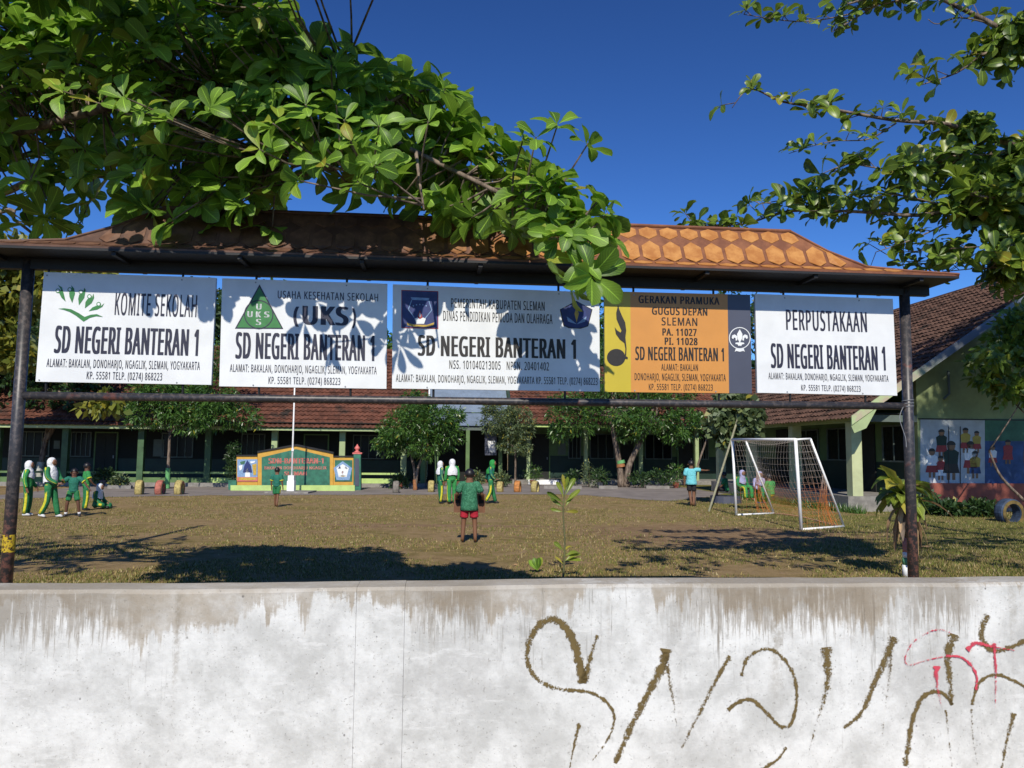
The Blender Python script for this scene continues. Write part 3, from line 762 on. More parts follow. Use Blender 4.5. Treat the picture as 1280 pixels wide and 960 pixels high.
for x0, x1, kind_ in ((20, 60, 'w'), (86, 112, 'w'), (118, 135, 'd'), (190, 196, 'p'), (200, 240, 'w'), (300, 330, 'w'), (380, 400, 'd'), (440, 480, 'w')):
    a0, a1 = apx(x0, LB + 2.2), apx(x1, LB + 2.2)
    if kind_ == 'w': window(lb, a0, a1, LB + 2.2, 1.15, 2.25, 4)
    elif kind_ == 'd': door(lb, a0, a1 + .3, LB + 2.2, .16, 2.2, M_shut)
    else: MB().box(a0, a1 + .25, LB + 2.17, LB + 2.2, 1.2, 1.95).build('notice', M_frame, lb)
a0 = apx(65, LB + 2.2); MB().box(a0, a0 + .25, LB + 2.17, LB + 2.2, 1.5, 1.85).build('notice', M_frame, lb)
pit = R(37); upv = (E2 * math.cos(pit) + Vector((0, 0, math.sin(pit)))).normalized()
tiles('roof_tiles', W(aA, LB - .7, ZE + .09), E1, upv, aE - aA + .1, 6.4, M_tile, lb)
bk = W(aA, LB - .7 + 12.2 * math.cos(pit) * 1.05, ZE + .09)
rp = W(0, 0, 0)
yr = LB - .7 + 6.4 * math.cos(pit); zr = ZE + .09 + 6.4 * math.sin(pit)
mesh('roof_back', [W(aA, yr, zr), W(aE + .1, yr, zr), W(aE + .1, yr + 5.1, ZE + .1), W(aA, yr + 5.1, ZE + .1)], [(0, 1, 2, 3)], M_tile, lb)
MB().tube([W(aA, yr, zr + .06), W(aE + .1, yr, zr + .06)], .12, 8).build('ridge_tiles', M_tile, lb)
MB().hexa([W(aE + .08 + i * .06, LB - .72 + j * 0 + (k * 6.45 * math.cos(pit)), ZE + .02 + k * 6.45 * math.sin(pit) + j * .16) for j in (0, 1) for k in (0, 1) for i in (0, 1)]).build('bargeboard', M_white, lb)
mesh('wall', [W(aE - .01, LB + .2, ZE), W(aE - .01, yr, zr - .1), W(aE - .01, yr + 4.9, ZE)], [(0, 1, 2)], M_mgreen, lb)
# ---------- metal roofed block between
mb = thing('metal_roof_building', W(apx(570, 40), 41, 0), 'shed with blue grey metal roof in the gap between the tiled blocks', 'building')
a0, a1 = apx(533, 37), apx(640, 37)
m_ = MB()
nn = 60
for seg, (bb0, zz0, bb1, zz1) in enumerate(((37.0, 2.75, 39.0, 3.45), (39.1, 3.5, 42.5, 6.2))):
    m_ = MB(); V = []
    for i in range(nn * 2 + 1):
        a = a0 + (a1 - a0) * i / (nn * 2); dz = .03 if i % 2 else 0
        V += [W(a, bb0, zz0 + dz), W(a, bb1, zz1 + dz)]
    mesh('roof', V, [(2 * i, 2 * i + 2, 2 * i + 3, 2 * i + 1) for i in range(nn * 2)], M_metal, mb)
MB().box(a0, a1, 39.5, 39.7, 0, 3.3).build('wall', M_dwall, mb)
MB().box(a0, a1, 37.1, 37.2, 2.55, 2.72).build('beam', M_frame, mb)
for x in (545, 584, 625): a = apx(x, 37.2); MB().box(a - .09, a + .09, 37.1, 37.28, 0, 2.55).build('column', M_mgreen, mb)
wp = [atb(609.5, 551, 37.05), atb(620, 551, 37.05), atb(619, 566, 37.05), atb(611.5, 565, 37.05)]
pp = thing('hanging_sheet', (wp[2] + wp[3]) / 2, 'bright white sheet hanging on a grey board under the eaves behind the thin tree', 'sheet')
MB().prism(wp, E2 * .01).build('sheet', M_white, pp)
MB().prism([atb(606, 540, 37.075), atb(621, 540, 37.075), atb(621, 569, 37.075), atb(606, 569, 37.075)], E2 * .02).build('backing_board', M_slate, pp)
# ---------- centre block
CB = 37.0; ZC = 2.75
cbd = thing('office_building', W(4, CB, 0), 'central school block with pale green walls and slim columns behind the forked tree', 'building')
aL_, aR_ = apx(640, CB), apx(1000, CB)
MB().box(aL_, aR_, CB - .2, CB + 2.2, 0, .2).build('verandah_floor', M_conc, cbd)
MB().box(apx(660, CB - .6), apx(698, CB - .6), CB - .7, CB - .201, 0, .22).build('step', M_white, cbd)
MB().box(aL_, aR_, CB + 2., CB + 2.2, .2, 1.35).build('wall', M_dgreen, cbd)
MB().box(aL_, aR_, CB + 2.003, CB + 2.2, 1.35, 3.3).build('wall', M_mgreen, cbd)
MB().box(aL_, aR_, CB - .08, CB + .08, ZC, ZC + .2).build('beam', M_mgreen, cbd)
MB().box(aL_, aR_, CB - .6, CB - .55, ZC - .03, ZC + .1).build('fascia', M_lime, cbd)
for x in (660, 732, 801, 871): a = apx(x, CB); MB().box(a - .085, a + .085, CB - .1, CB + .1, .2, ZC - .001).build('column', M_lgreen, cbd)
for x0, x1, k_ in ((664, 686, 'd'), (710, 726, 'w'), (737, 768, 'w'), (775, 792, 'd'), (806, 840, 'w'), (848, 866, 'd'), (876, 886, 'w'), (915, 930, 'w')):
    a0, a1 = apx(x0, CB + 2), apx(x1, CB + 2)
    if k_ == 'w': window(cbd, a0, a1, CB + 2., 1.2, 2.5, 3)
    else: door(cbd, a0, a1, CB + 2., .2, 2.45, M_shut)
for x in (702,): 
    a = apx(x, CB + 2); MB().box(a - .2, a + .2, CB + 1.96, CB + 2, 1.4, 2.0).build('notice', M_frame, cbd)
tiles('roof_tiles', W(aL_, CB - .7, ZC + .1), E1, upv, aR_ - aL_, 5.2, M_tile, cbd)
yr2 = CB - .7 + 5.2 * math.cos(pit); zr2 = ZC + .1 + 5.2 * math.sin(pit)
mesh('roof_back', [W(aL_, yr2, zr2), W(aR_, yr2, zr2), W(aR_, yr2 + 4.4, ZC), W(aL_, yr2 + 4.4, ZC)], [(0, 1, 2, 3)], M_tile, cbd)
MB().tube([W(aL_, yr2, zr2 + .05), W(aR_, yr2, zr2 + .05)], .12, 8).build('ridge_tiles', M_tile, cbd)
mesh('wall', [W(aL_ + .05, CB, ZC), W(aL_ + .05, yr2, zr2 - .1), W(aL_ + .05, yr2 + 4, ZC)], [(0, 1, 2)], M_mgreen, cbd)
# ---------- right gabled building
c1 = AB(at(1068.5, 600, 21.6)); a_col = c1[0]; b_col = c1[1]
a_w = AB(at(1150, 600, 21.6))[0]; bf = b_col - .15                     # gable wall front plane
ZR = 2.62
rb = thing('gabled_building', W(a_w, bf, 0), 'gabled school building with brown tiled roof and painted children on its gable wall', 'building')
LEN = 10.5
MB().box(a_col - .35, a_w + 12, bf - .1, bf + LEN, 0, .42).build('plinth', M_conc, rb)
half = 6.6; pitR = R(34.5)
a_eave = a_col - .25; a_ridge = a_eave + half * 1.0
zrid = ZR + half * math.tan(pitR)
a_far = a_ridge + half
M_gabw = paint('pale_green_gable_wall', (.27, .33, .15), .65, .2, 2)
# gable wall with dado built as separate pieces
gz = .42
def gab(a): return ZR - .1 + (min(a, 2 * a_ridge - a) - a_eave) * math.tan(pitR)
mesh('wall', [W(a_w, bf, 2.4), W(a_far - .5, bf, 2.4), W(a_far - .5, bf, gab(a_far - .5)), W(a_ridge, bf, gab(a_ridge)), W(a_w, bf, gab(a_w)),
              W(a_w, bf + .2, 2.4), W(a_far - .5, bf + .2, 2.4), W(a_far - .5, bf + .2, gab(a_far - .5)), W(a_ridge, bf + .2, gab(a_ridge)), W(a_w, bf + .2, gab(a_w))],
     [(0, 1, 2, 3, 4), (9, 8, 7, 6, 5), (0, 5, 6, 1), (4, 3, 8, 9), (0, 4, 9, 5)], M_gabw, rb)
MB().box(a_w, a_far - .5, bf, bf + .2, .42, 2.4).build('wall', M_gabw, rb)
zd0 = .12; zm0 = AB(at(1180, 603, 21.6))[2]; zm1 = AB(at(1180, 524.5, 21.6))[2]
M_redw = paint('brick_red_dado', (.30, .085, .055), .7, .2, 3)
MB().box(a_w + .03, a_far - .5, bf - .015 - .1, bf - .101, zd0, .42).build('dado', M_redw, rb)
MB().box(a_w + .03, a_far - .5, bf - .12, bf - .001, .421, zm0 - .02).build('dado', M_redw, rb)
# side (verandah) wall facing left, a = a_w
MB().box(a_w, a_w + .2, bf + .2, bf + LEN, .42, 1.35).build('wall', M_dgreen, rb)
MB().box(a_w + .003, a_w + .2, bf + .2, bf + LEN, 1.35, 3.9).build('wall', M_mgreen, rb)
for u0, u1, k_ in ((.55, 1.7, 'w'), (2.1, 3.1, 'd'), (3.5, 5., 'w'), (5.6, 7.4, 'w'), (8., 9., 'd')):
    if k_ == 'w': window(rb, bf + u0, bf + u1, a_w, 1.35, 2.45, 2, along='b')
    else: MB().box(a_w - .04, a_w - .002, bf + u0, bf + u1, .42, 2.5).build('door', M_shut, rb)
for k, u in enumerate((.15, 3.7, 7.2, LEN - .2)):
    MB().box(a_col - .15, a_col + .15, bf + u - .15, bf + u + .15, .421, ZR - .151).build('column', paint('cream_green_column', (.50, .54, .30), .6, .12, 3), rb)
MB().box(a_col - .1, a_col + .1, bf, bf + LEN, ZR - .15, ZR + .08).build('beam', M_lgreen, rb)
MB().box(a_col + .1, a_w, bf + .0, bf + .16, ZR - .13, ZR + .06).build('tie_beam', M_frame, rb)
MB().box(a_col + .1, a_w, bf + .165, bf + LEN, ZR + .1, ZR + .13).build('ceiling', M_dwall, rb)
upR = (E1 * math.cos(pitR) + Vector((0, 0, math.sin(pitR)))).normalized()
OV = .75
tiles('roof_tiles', W(a_eave - .3, bf - OV, ZR - .1), E2, upR, LEN + OV + .6, (half + .3) / math.cos(pitR), M_tile2, rb, tw=.2, th=.28, amp=.025)
mesh('roof_back', [W(a_ridge, bf - OV, zrid), W(a_ridge, bf + LEN, zrid), W(a_far + .3, bf + LEN, ZR - .1), W(a_far + .3, bf - OV, ZR - .1)], [(0, 1, 2, 3)], M_tile2, rb)
MB().tube([W(a_ridge, bf - OV, zrid + .03), W(a_ridge, bf + LEN, zrid + .03)], .13, 8).build('ridge_tiles', M_tile2, rb)
def bbmat():
    n = NT('weathered_bargeboard'); f = n.noise(3, 5, .6); x = n.xyz()
    hi = n.step(x[2], 3.3, 4.4)
    return n.done(n.bsdf(n.mix(hi, n.mix(n.step(f, .4, .6), (.42, .52, .26), (.45, .38, .27)), (.20, .22, .24)), .6))
M_bb = bbmat()
def barge(s):
    pts = []
    for j in (0, .24):
        for k in (0, 1):
            a = a_eave - .32 if k == 0 else a_ridge; z = ZR - .26 if k == 0 else zrid - .16
            if s < 0: a = 2 * a_ridge - a
            for bb in (bf - OV - .045, bf - OV - .005): pts.append(W(a, bb, z + j))
    MB().hexa(pts).build('bargeboard', M_bb, rb)
barge(1); barge(-1)
poly = [W(a_eave - .34, bf - OV - .05, ZR - .30), W(a_eave + .42, bf - OV - .05, ZR + .22), W(a_eave + .08, bf - OV - .05, ZR - .34), W(a_eave - .26, bf - OV - .05, ZR - .48)]
MB().prism(poly, E2 * .03).build('gable_bracket', M_lgreen, rb)
MB().tube([W(a_w + .95, bf - .06, 3.95), W(a_w + .95, bf - .06, 3.3), W(a_w + .75, bf - .1, 3.15)], .035, 8).build('downpipe', M_frame, rb)
# mural
def wq(px, py, off): return atb(px, py, bf - off)
aM0 = wq(1152, 604, 0); 
def rectpx(x0, y0, x1, y1, off, th=.01):
    return [wq(x, y, o) for o in (off, off - th) for y in (y0, y1) for x in (x0, x1)]
mural = []
def mp(pts, mat, off, lab=None):
    o = MB().prism([wq(x, y, off) for x, y in pts], E2 * .004).build('mural_painting', mat, rb)
    if lab: o['label'] = lab
M_mw = paint('mural_white', (.50, .53, .54), .6, .15, 3); M_mg = paint('mural_green', (.05, .16, .09), .6, .3, 3); M_mb = paint('mural_blue', (.035, .085, .22), .6, .35, 3)
M_mskin = paint('mural_skin', (.26, .14, .07), .6, .2, 6); M_myel = paint('mural_yellow', (.5, .36, .06), .6, .2, 6)
mp([(1150.5, 524), (1150.5, 605), (1231, 606.5), (1231, 524)], M_mw, .012, 'white mural panel of painted pupils in uniform')
mp([(1231.2, 523.5), (1231.2, 551), (1420, 552), (1420, 523.5)], M_mg, .012)
mp([(1231.2, 551.2), (1231.2, 606.5), (1420, 608), (1420, 552)], M_mb, .012)
def kid(x, y, h, top_, bot_, headc=None):
    mp([(x - h * .17, y - h * .42), (x - h * .20, y - h * .72), (x - h * .08, y - h * .80), (x + h * .08, y - h * .80), (x + h * .20, y - h * .72), (x + h * .17, y - h * .42)], top_, .018)
    mp([(x - h * .17, y - h * .42), (x + h * .17, y - h * .42), (x + h * .22, y - h * .18), (x - h * .22, y - h * .18)], bot_, .018)
    for s in (-1, 1): mp([(x + s * h * .03, y - h * .18), (x + s * h * .11, y - h * .18), (x + s * h * .11, y), (x + s * h * .03, y)], M_mskin, .018)
    mp([(x + h * .11 * math.cos(t), y - h * .88 + h * .12 * math.sin(t)) for t in np.linspace(0, 5.7, 10)], M_mskin, .018)
    mp([(x + h * .12 * math.cos(t), y - h * .91 + h * .11 * math.sin(t)) for t in np.linspace(math.pi, 2 * math.pi, 8)], M_inkb, .023)
kid(1177, 571, 34, M_dgreen, M_rprint); kid(1207, 566, 31, M_myel, M_rprint); kid(1221, 566, 27, M_myel, M_rprint)
kid(1189, 600, 48, M_dgreen, M_inkb); kid(1165, 597, 36, M_wprint, M_rprint); kid(1213, 592, 40, M_wprint, M_rprint); kid(1219, 598, 34, M_myel, M_mb)
kid(1176, 600, 30, M_rprint, M_wprint)
kid(1241, 583, 26, M_wprint, M_rprint); kid(1260, 580, 30, M_rprint, M_rprint)
MB().box(a_w + .03, a_far - .5, bf - .02, bf - .001, zm1, zm1 + .035).build('mural_border', M_inkb, rb)
for x in (1186, 1200.5): mp([(x - .5, 533), (x + .5, 533), (x + .5, 604), (x - .5, 604)], M_inkb, .024)

# ================================================================== SCHOOL SIGN WALL, FLAGPOLE
SB = 30.6
sw = thing('school_sign_wall', W(apx(366, SB), SB, 0), 'low green and orange painted masonry sign SDN-BANTERAN-1 with emblem panels and a pink finial', 'sign')
def sz(zx, zy): return (280 + zx / 7.111, 540 + zy / 7.111)
def sp(pts, th, mat, name, off=0., lab=None, par=None):
    P = [atb(*sz(x, y), SB - off) for x, y in pts]
    for p in P:
        if p.z < .05: p.z = .0
    o = MB().prism(P, E2 * th).build(name, mat, par or sw)
    if lab: o['label'] = lab
    return o
M_steal = paint('teal_green_paint', (.03, .16, .10), .6, .35, 5); M_sor = paint('orange_trim_paint', (.60, .33, .045), .6, .12, 4)
M_pink = paint('pink_red_paint', (.62, .16, .14), .6, .15, 8)
bot = 520
sp([(300, bot), (300, 182), (640, 118), (970, 188), (970, bot)], .25, M_sor, 'panel')
sp([(335, bot - 40), (335, 225), (640, 152), (940, 225), (940, bot - 40)], .02, M_steal, 'panel', .02)
sp([(296, 186), (296, 170), (640, 108), (974, 178), (974, 194), (640, 124)], .34, M_black, 'coping', .04)
sp([(112, bot), (112, 215), (298, 215), (298, bot)], .2, M_sor, 'panel', -.04)
sp([(972, bot), (972, 225), (1150, 225), (1150, bot)], .2, M_sor, 'panel', -.04)
sp([(108, 215), (108, 203), (298, 203), (298, 215)], .3, M_black, 'coping', .0)
sp([(972, 223), (972, 211), (1152, 211), (1152, 223)], .3, M_black, 'coping', .0)
sp([(118, 440), (118, 242), (298, 242), (298, 440)], .02, M_lprint, 'emblem', -.019, 'blue emblem panel with a white pagoda shape')
sp([(118, 440), (118, 400), (298, 400), (298, 440)], .005, M_pink, 'emblem', -.013)
for pts, mt in ((((180, 300), (208, 250), (240, 300), (250, 360), (168, 360)), M_bprint), (((190, 345), (208, 318), (228, 345), (232, 400), (186, 400)), M_wprint),
                (((130, 300), (165, 290), (160, 330), (140, 345)), M_wprint), (((250, 290), (290, 280), (285, 380), (262, 385)), M_oprint), (((130, 405), (290, 405), (285, 425), (210, 430), (135, 425)), M_oprint), (((140, 265), (190, 255), (180, 285), (150, 290)), M_mg), (((230, 262), (280, 258), (270, 272), (240, 280)), M_wprint)):
    sp(pts, .004, mt, 'emblem', -.008)
sp([(985, 440), (985, 250), (1140, 250), (1140, 440)], .02, M_steal, 'emblem', -.019, 'pentagonal blue and white emblem')
for pts, mt in ((((1055, 258), (1138, 320), (1115, 428), (1000, 428), (975, 320)), M_lprint), (((1055, 285), (1110, 320), (1090, 400), (1020, 400), (1000, 320)), M_wprint), (((1030, 300), (1010, 330), (1040, 325)), M_bprint), (((1080, 300), (1100, 330), (1072, 325)), M_bprint), (((1055, 345), (1068, 360), (1055, 376), (1042, 360)), M_pink), (((1055, 380), (1090, 392), (1055, 398), (1020, 392)), M_oprint)):
    sp(pts, .004, mt, 'emblem', -.008 + .004 * (mt is not M_lprint) + .001)
sp([(1152, 515), (1152, 195), (1215, 195), (1215, 515)], .4, M_steal, 'pillar', .08)
sp([(1162, 480), (1162, 235), (1200, 235), (1200, 480)], .02, M_slate, 'pillar_panel', .1)
sp([(1142, 196), (1142, 182), (1225, 182), (1225, 196)], .46, M_pink, 'pillar_cap', .1)
fp = atb(*sz(1183, 183), SB + .1)
prof_f = [(0, .10), (.04, .12), (.07, .06), (.10, .05), (.15, .11), (.20, .10), (.26, .05), (.33, .008)]
MB().tube([fp + Vector((0, 0, h)) for h, r in prof_f], [r for h, r in prof_f], 12).build('finial', M_pink, sw, smooth=True)
sp([(38, 515), (38, 430), (110, 430), (110, 515)], .35, M_steal, 'pillar', .05)
sp([(58, 522), (58, 474), (1162, 474), (1162, 522)], .12, M_lime, 'planter_wall', .6)
def signfn(u, v, o):
    return atb(*sz(335 + u * 605, 152 + v * 328), SB - .0225 - .003)
for s, x0, x1, y0, y1, bo in (('SDN-BANTERAN-1', 395, 885, 232, 280, .035), ('BAKALAN DONOHARJO NGAGLIK', 360, 912, 305, 332, .02), ('SLEMAN', 535, 735, 352, 384, .04)):
    put_text(s, (x0 - 335) / 605, (x1 - 335) / 605, (y0 - 152) / 328, (y1 - 152) / 328, bo, signfn, paint('light_red_lettering', (.75, .24, .20), .6, .1), sw)
# flagpole
fpB = 28.9; pb = atb(364.5, 600, fpB); pb.z = 0
fl = thing('flagpole', pb, 'white flagpole on a white block in front of the painted school sign', 'flagpole')
MB().tube([pb + Vector((0, 0, .3)), pb + Vector((0, 0, 2.6)), pb + Vector((0, 0, 5.6))], [.036, .03, .02], 10).build('pole', M_white, fl, smooth=True)
MB().lbox(pb.x - .13, pb.x + .13, pb.y - .13, pb.y + .13, .06, .42).lbox(pb.x - .11, pb.x + .11, pb.y - .11, pb.y + .11, .42, .62).build('base_block', M_white, fl)
MB().lbox(pb.x - .75, pb.x + .8, pb.y - .7, pb.y + .5, 0, .06).build('plinth', M_conc, fl)
MB().lbox(pb.x - .02, pb.x + .06, pb.y - .07, pb.y - .03, 1.5, 1.6).build('cleat', M_white, fl)
MB().tube([pb + Vector((.03, -.05, .8)), pb + Vector((.035, -.05, 3)), pb + Vector((.02, -.03, 5.5))], .005, 4).build('halyard', M_white, fl)

# ================================================================== FOLIAGE TOOLS
def leaf_base(kind=0):
    st = [(0, .015, 0), (.12, .05, .01), (.3, .16, .02), (.5, .245, .02), (.7, .30, 0), (.86, .265, -.03), (.96, .14, -.06), (1.0, .01, -.08)]
    V = []; U = []
    curl = (-.05, -.38, -.15, .16)[kind]; fold = (.25, .45, .12, .35)[kind]; tw = (.1, .35, -.5, .25)[kind]
    for t, w, z in st:
        zc = z + curl * t * t; a = tw * t
        wav = .022 * math.sin(t * 11 + kind)
        for s in (-1, 0, 1):
            x = s * w * math.cos(a); V.append((x, t, zc + abs(s) * w * fold + s * w * math.sin(a) + (wav if s else 0))); U.append((.5 + s * .5, t))
    Fc = []
    for i in range(len(st) - 1):
        for j in (0, 1): Fc.append((i * 3 + j, i * 3 + j + 1, i * 3 + j + 4, i * 3 + j + 3))
    return V, Fc, U
LB_ = [leaf_base(k) for k in range(4)]
def leaf_meshes(mat, nm):
    out = []
    for V, Fc, U in LB_:
        me = bpy.data.meshes.new(nm); me.from_pydata(V, [], Fc); me.materials.append(mat)
        me.polygons.foreach_set('use_smooth', [True] * len(me.polygons))
        l = me.uv_layers.new(name='UVMap')
        for p in me.polygons:
            for li in p.loop_indices: l.data[li].uv = U[me.loops[li].vertex_index]
        out.append(me)
    return out
def joined_leaves(mats4, kinds, mat, parent, name='foliage'):
    Vs = []; Ts = []; Us = []; Fs = []; off = 0; o0 = np.array(absloc(parent))
    for k in range(4):
        idx = [i for i, q in enumerate(kinds) if q == k]
        if not idx: continue
        V = np.array(LB_[k][0]); Fc = np.array(LB_[k][1]); U = np.array(LB_[k][2])
        A = np.array([[list(r) for r in mats4[i]] for i in idx])
        P = np.einsum('nij,vj->nvi', A[:, :3, :3], V) + A[:, None, :3, 3] - o0
        n = len(idx); nv = len(V)
        Vs.append(P.reshape(-1, 3)); Ts.append(np.repeat(rng.random(n), nv)); Us.append(np.tile(U, (n, 1)))
        Fs.append((Fc[None] + (np.arange(n) * nv)[:, None, None] + off).reshape(-1, 4)); off += n * nv
    V = np.concatenate(Vs); T = np.concatenate(Ts); U = np.concatenate(Us); Fq = np.concatenate(Fs)
    me = bpy.data.meshes.new(name); me.vertices.add(len(V)); me.vertices.foreach_set('co', V.reshape(-1).astype(np.float32))
    me.loops.add(Fq.size); me.loops.foreach_set('vertex_index', Fq.reshape(-1).astype(np.int32))
    me.polygons.add(len(Fq)); me.polygons.foreach_set('loop_start', np.arange(0, Fq.size, 4, dtype=np.int32)); me.polygons.foreach_set('loop_total', np.full(len(Fq), 4, dtype=np.int32))
    me.polygons.foreach_set('use_smooth', np.ones(len(Fq), dtype=bool))
    a = me.attributes.new('tint', 'FLOAT', 'POINT'); a.data.foreach_set('value', T.astype(np.float32))
    l = me.uv_layers.new(name='UVMap'); l.data.foreach_set('uv', U[Fq.reshape(-1)].reshape(-1).astype(np.float32))
    me.update(); me.materials.append(mat); o = link(name, me, parent); o['kind'] = 'stuff'; return o
def leaf_matrix(p, d, nrm, L, wide=1.):
    d = d.normalized(); x = d.cross(nrm)
    if x.length < 1e-4: x = d.orthogonal()
    x.normalize(); z = x.cross(d)
    m_ = Matrix(((x.x * L * wide, d.x * L, z.x * L, p.x), (x.y * L * wide, d.y * L, z.y * L, p.y), (x.z * L * wide, d.z * L, z.z * L, p.z), (0, 0, 0, 1)))
    return m_
def rosette(c, axis, n, L, out, rs, spread=(48, 92)):
    axis = axis.normalized(); t1 = axis.orthogonal().normalized(); t2 = axis.cross(t1)
    a0 = rs.random() * 6.28
    for i in range(n):
        a = a0 + i * 2.4 + rs.uniform(-.25, .25); el = R(rs.uniform(*spread))
        rad = t1 * math.cos(a) + t2 * math.sin(a)
        d = axis * math.cos(el) + rad * math.sin(el); d.z -= .12
        nrm = axis * math.sin(el) - rad * math.cos(el) + Vector((rs.uniform(-.3, .3), rs.uniform(-.3, .3), rs.uniform(-.3, .3)))
        l = L * rs.uniform(.65, 1.15)
        out.append((leaf_matrix(c + rad * .01 + axis * rs.uniform(-.03, .01), d, nrm, l, rs.uniform(.66, 1.0)), rs.randrange(4), c + d * l * .5))
def inpoly(x, y, P):
    c = False; j = len(P) - 1
    for i in range(len(P)):
        if (P[i][1] > y) != (P[j][1] > y) and x < (P[j][0] - P[i][0]) * (y - P[i][1]) / (P[j][1] - P[i][1]) + P[i][0]: c = not c
        j = i
    return c
def finish_tree(root, leaves, mat, nm, maxn=300):
    ms = leaf_meshes(mat, nm)
    sc_ = []
    for i, (m4, k, ctr) in enumerate(leaves):
        x, y, d = proj(ctr); ok = -15 < x < 1295 and -15 < y < 975 and d > 0
        sc_.append((m4.to_scale().y / d if ok else -1, i))
    sc_.sort(reverse=True); chosen = set(i for s, i in sc_[:maxn] if s > 0)
    o0 = Matrix.Translation(-absloc(root)); rest = []; kinds = []
    for i, (m4, k, ctr) in enumerate(leaves):
        if i in chosen:
            o = link('leaf', ms[k], root); o.matrix_local = o0 @ m4
        else: rest.append(m4); kinds.append(k)
    if rest: joined_leaves(rest, kinds, mat, root)
def branch(root, pts, r0, r1, name='branch', n=8):
    P = smoothpath(pts, 4); k = len(P)
    return MB().tube(P, [r0 + (r1 - r0) * (i / (k - 1)) ** .8 for i in range(k)], n).build(name, M_bark, root, smooth=True)
def nearest(pts, p):
    return min(pts, key=lambda q: (q - p).length + (0 if q.z <= p.z + .1 else .3))

# ------------------------------------------------------------------ foreground tree on the left
rs = random.Random(11)
LT = Vector((-6.9, 6.9, 0))
lt = thing('broadleaf_tree', LT, 'large leaved tree reaching in from the left over the sign frame roof', 'tree')
branch(lt, [LT, LT + Vector((.1, 0, 1.5)), LT + Vector((-.05, .1, 3.2)), LT + Vector((.3, 0, 5.5)), LT + Vector((.3, -.2, 8))], .17, .05, 'trunk', 12)
limbs = []
def limb(pts, r0, r1):
    branch(lt, pts, r0, r1); limbs.extend(smoothpath(pts, 8))
limb([LT + Vector((0, 0, 3.6)), at(-60, 190, 6.2), at(60, 155, 6.0), at(200, 120, 5.7), at(330, 120, 5.45), at(450, 158, 5.35), at(560, 210, 5.5), at(640, 250, 5.1), at(700, 290, 4.8), at(735, 330, 4.7)], .045, .008)
limb([LT + Vector((.1, 0, 3.9)), at(-30, 60, 6.4), at(120, 20, 6.2), at(260, -10, 5.8), at(350, 15, 5.4)], .045, .01)
limb([LT + Vector((0, 0, 3.2)), at(-20, 250, 7.2), at(60, 220, 7.0), at(180, 225, 6.9), at(300, 245, 6.8)], .05, .01)
limb([LT + Vector((0, 0, 3.0)), at(0, 205, 6.9), at(110, 190, 7.3), at(250, 190, 7.0), at(330, 165, 6.8)], .04, .008)
limb([LT + Vector((0, .1, 2.9)), at(-10, 268, 7.8), at(18, 275, 7.6), at(50, 300, 7.6)], .03, .012)
limb([at(200, 120, 5.7), at(290, 175, 5.8), at(380, 205, 5.3), at(470, 215, 5.05)], .025, .007)
limb([at(450, 158, 5.35), at(500, 120, 5.5), at(545, 112, 5.6)], .02, .006)
limb([at(330, 120, 5.35), at(390, 80, 5.3), at(440, 62, 5.3)], .02, .006)
limb([at(520, 190, 5.42), at(525, 230, 5.1), at(530, 262, 4.9)], .015, .006)
limb([LT + Vector((.2, 0, 5.0)), (-5.5, 5.6, 4.9), (-4.2, 5.1, 5.0), (-2.9, 4.8, 4.9)], .06, .01)
limb([LT + Vector((.2, -.1, 5.3)), (-5.0, 4.9, 5.7), (-3.7, 4.15, 5.5), (-2.2, 3.95, 5.35), (-.9, 3.9, 5.2)], .05, .01)  # unseen limb, added to carry the near boughs
limb([LT + Vector((.3, -.1, 5.6)), (-6.6, 5.4, 5.6), (-6.4, 4.6, 5.9), (-6.2, 4.0, 6.0)], .05, .01)
leaves = []
def add_ros(c, L=.2, n=7, connect=True, up=.5):
    q = nearest(limbs, c); out_ = (c - q)
    ax = (out_.normalized() * .6 if out_.length > .02 else Vector((0, 0, 0))) + Vector((rs.uniform(-.4, .4), rs.uniform(-.7, .15), up + rs.uniform(-.1, .5)))
    rosette(c, ax, n, L, leaves, rs)
    if connect and out_.length > .05:
        twigs.tube([q, q.lerp(c, .5) + Vector((rs.uniform(-.04, .04), rs.uniform(-.04, .04), -.03)), c - ax.normalized() * .0], [.009, .007, .005], 5)
twigs = MB()
PB = [(330, -20), (352, 15), (358, 50), (440, 58), (478, 95), (555, 108), (588, 150), (645, 182), (695, 230), (740, 262), (765, 300), (735, 318), (700, 300), (660, 300), (620, 272), (540, 262), (470, 225), (430, 215), (380, 195), (330, 190)]
k = 0; tries = 0; placed = []
while k < 150 and tries < 9000:
    tries += 1
    x, y = rs.uniform(325, 790), rs.uniform(-20, 390)
    if not inpoly(x, y, PB) or any((x - a) ** 2 + (y - b) ** 2 < 12 ** 2 for a, b in placed): continue
    placed.append((x, y)); tt = (x - 330) / 420
    dd = float(np.interp(x, [330, 460, 490, 645, 672, 790], [5.2, 5.2, 5.65, 5.65, 4.85, 4.7]))
    add_ros(at(x, y, dd + rs.uniform(-.15, .25)), rs.uniform(.185, .27), rs.randint(6, 9)); k += 1
for x, y, d, L in ((740, 345, 4.66, .24), (728, 325, 4.7, .22), (712, 352, 4.75, .20), (470, 213, 4.95, .23), (526, 240, 5.4, .2), (618, 262, 5.4, .2), (375, 172, 5.1, .24), (600, 245, 5.5, .2), (692, 285, 4.75, .2), (400, 212, 5.4, .22), (440, 232, 5.45, .23), (497, 245, 5.4, .22), (560, 258, 5.45, .23), (590, 272, 5.4, .22), (640, 285, 5.35, .22), (360, 215, 5.4, .23), (335, 232, 5.45, .22), (300, 250, 5.5, .23), (250, 255, 5.5, .22), (190, 262, 5.6, .22)):
    add_ros(at(x, y, d), L, 8, up=.15)
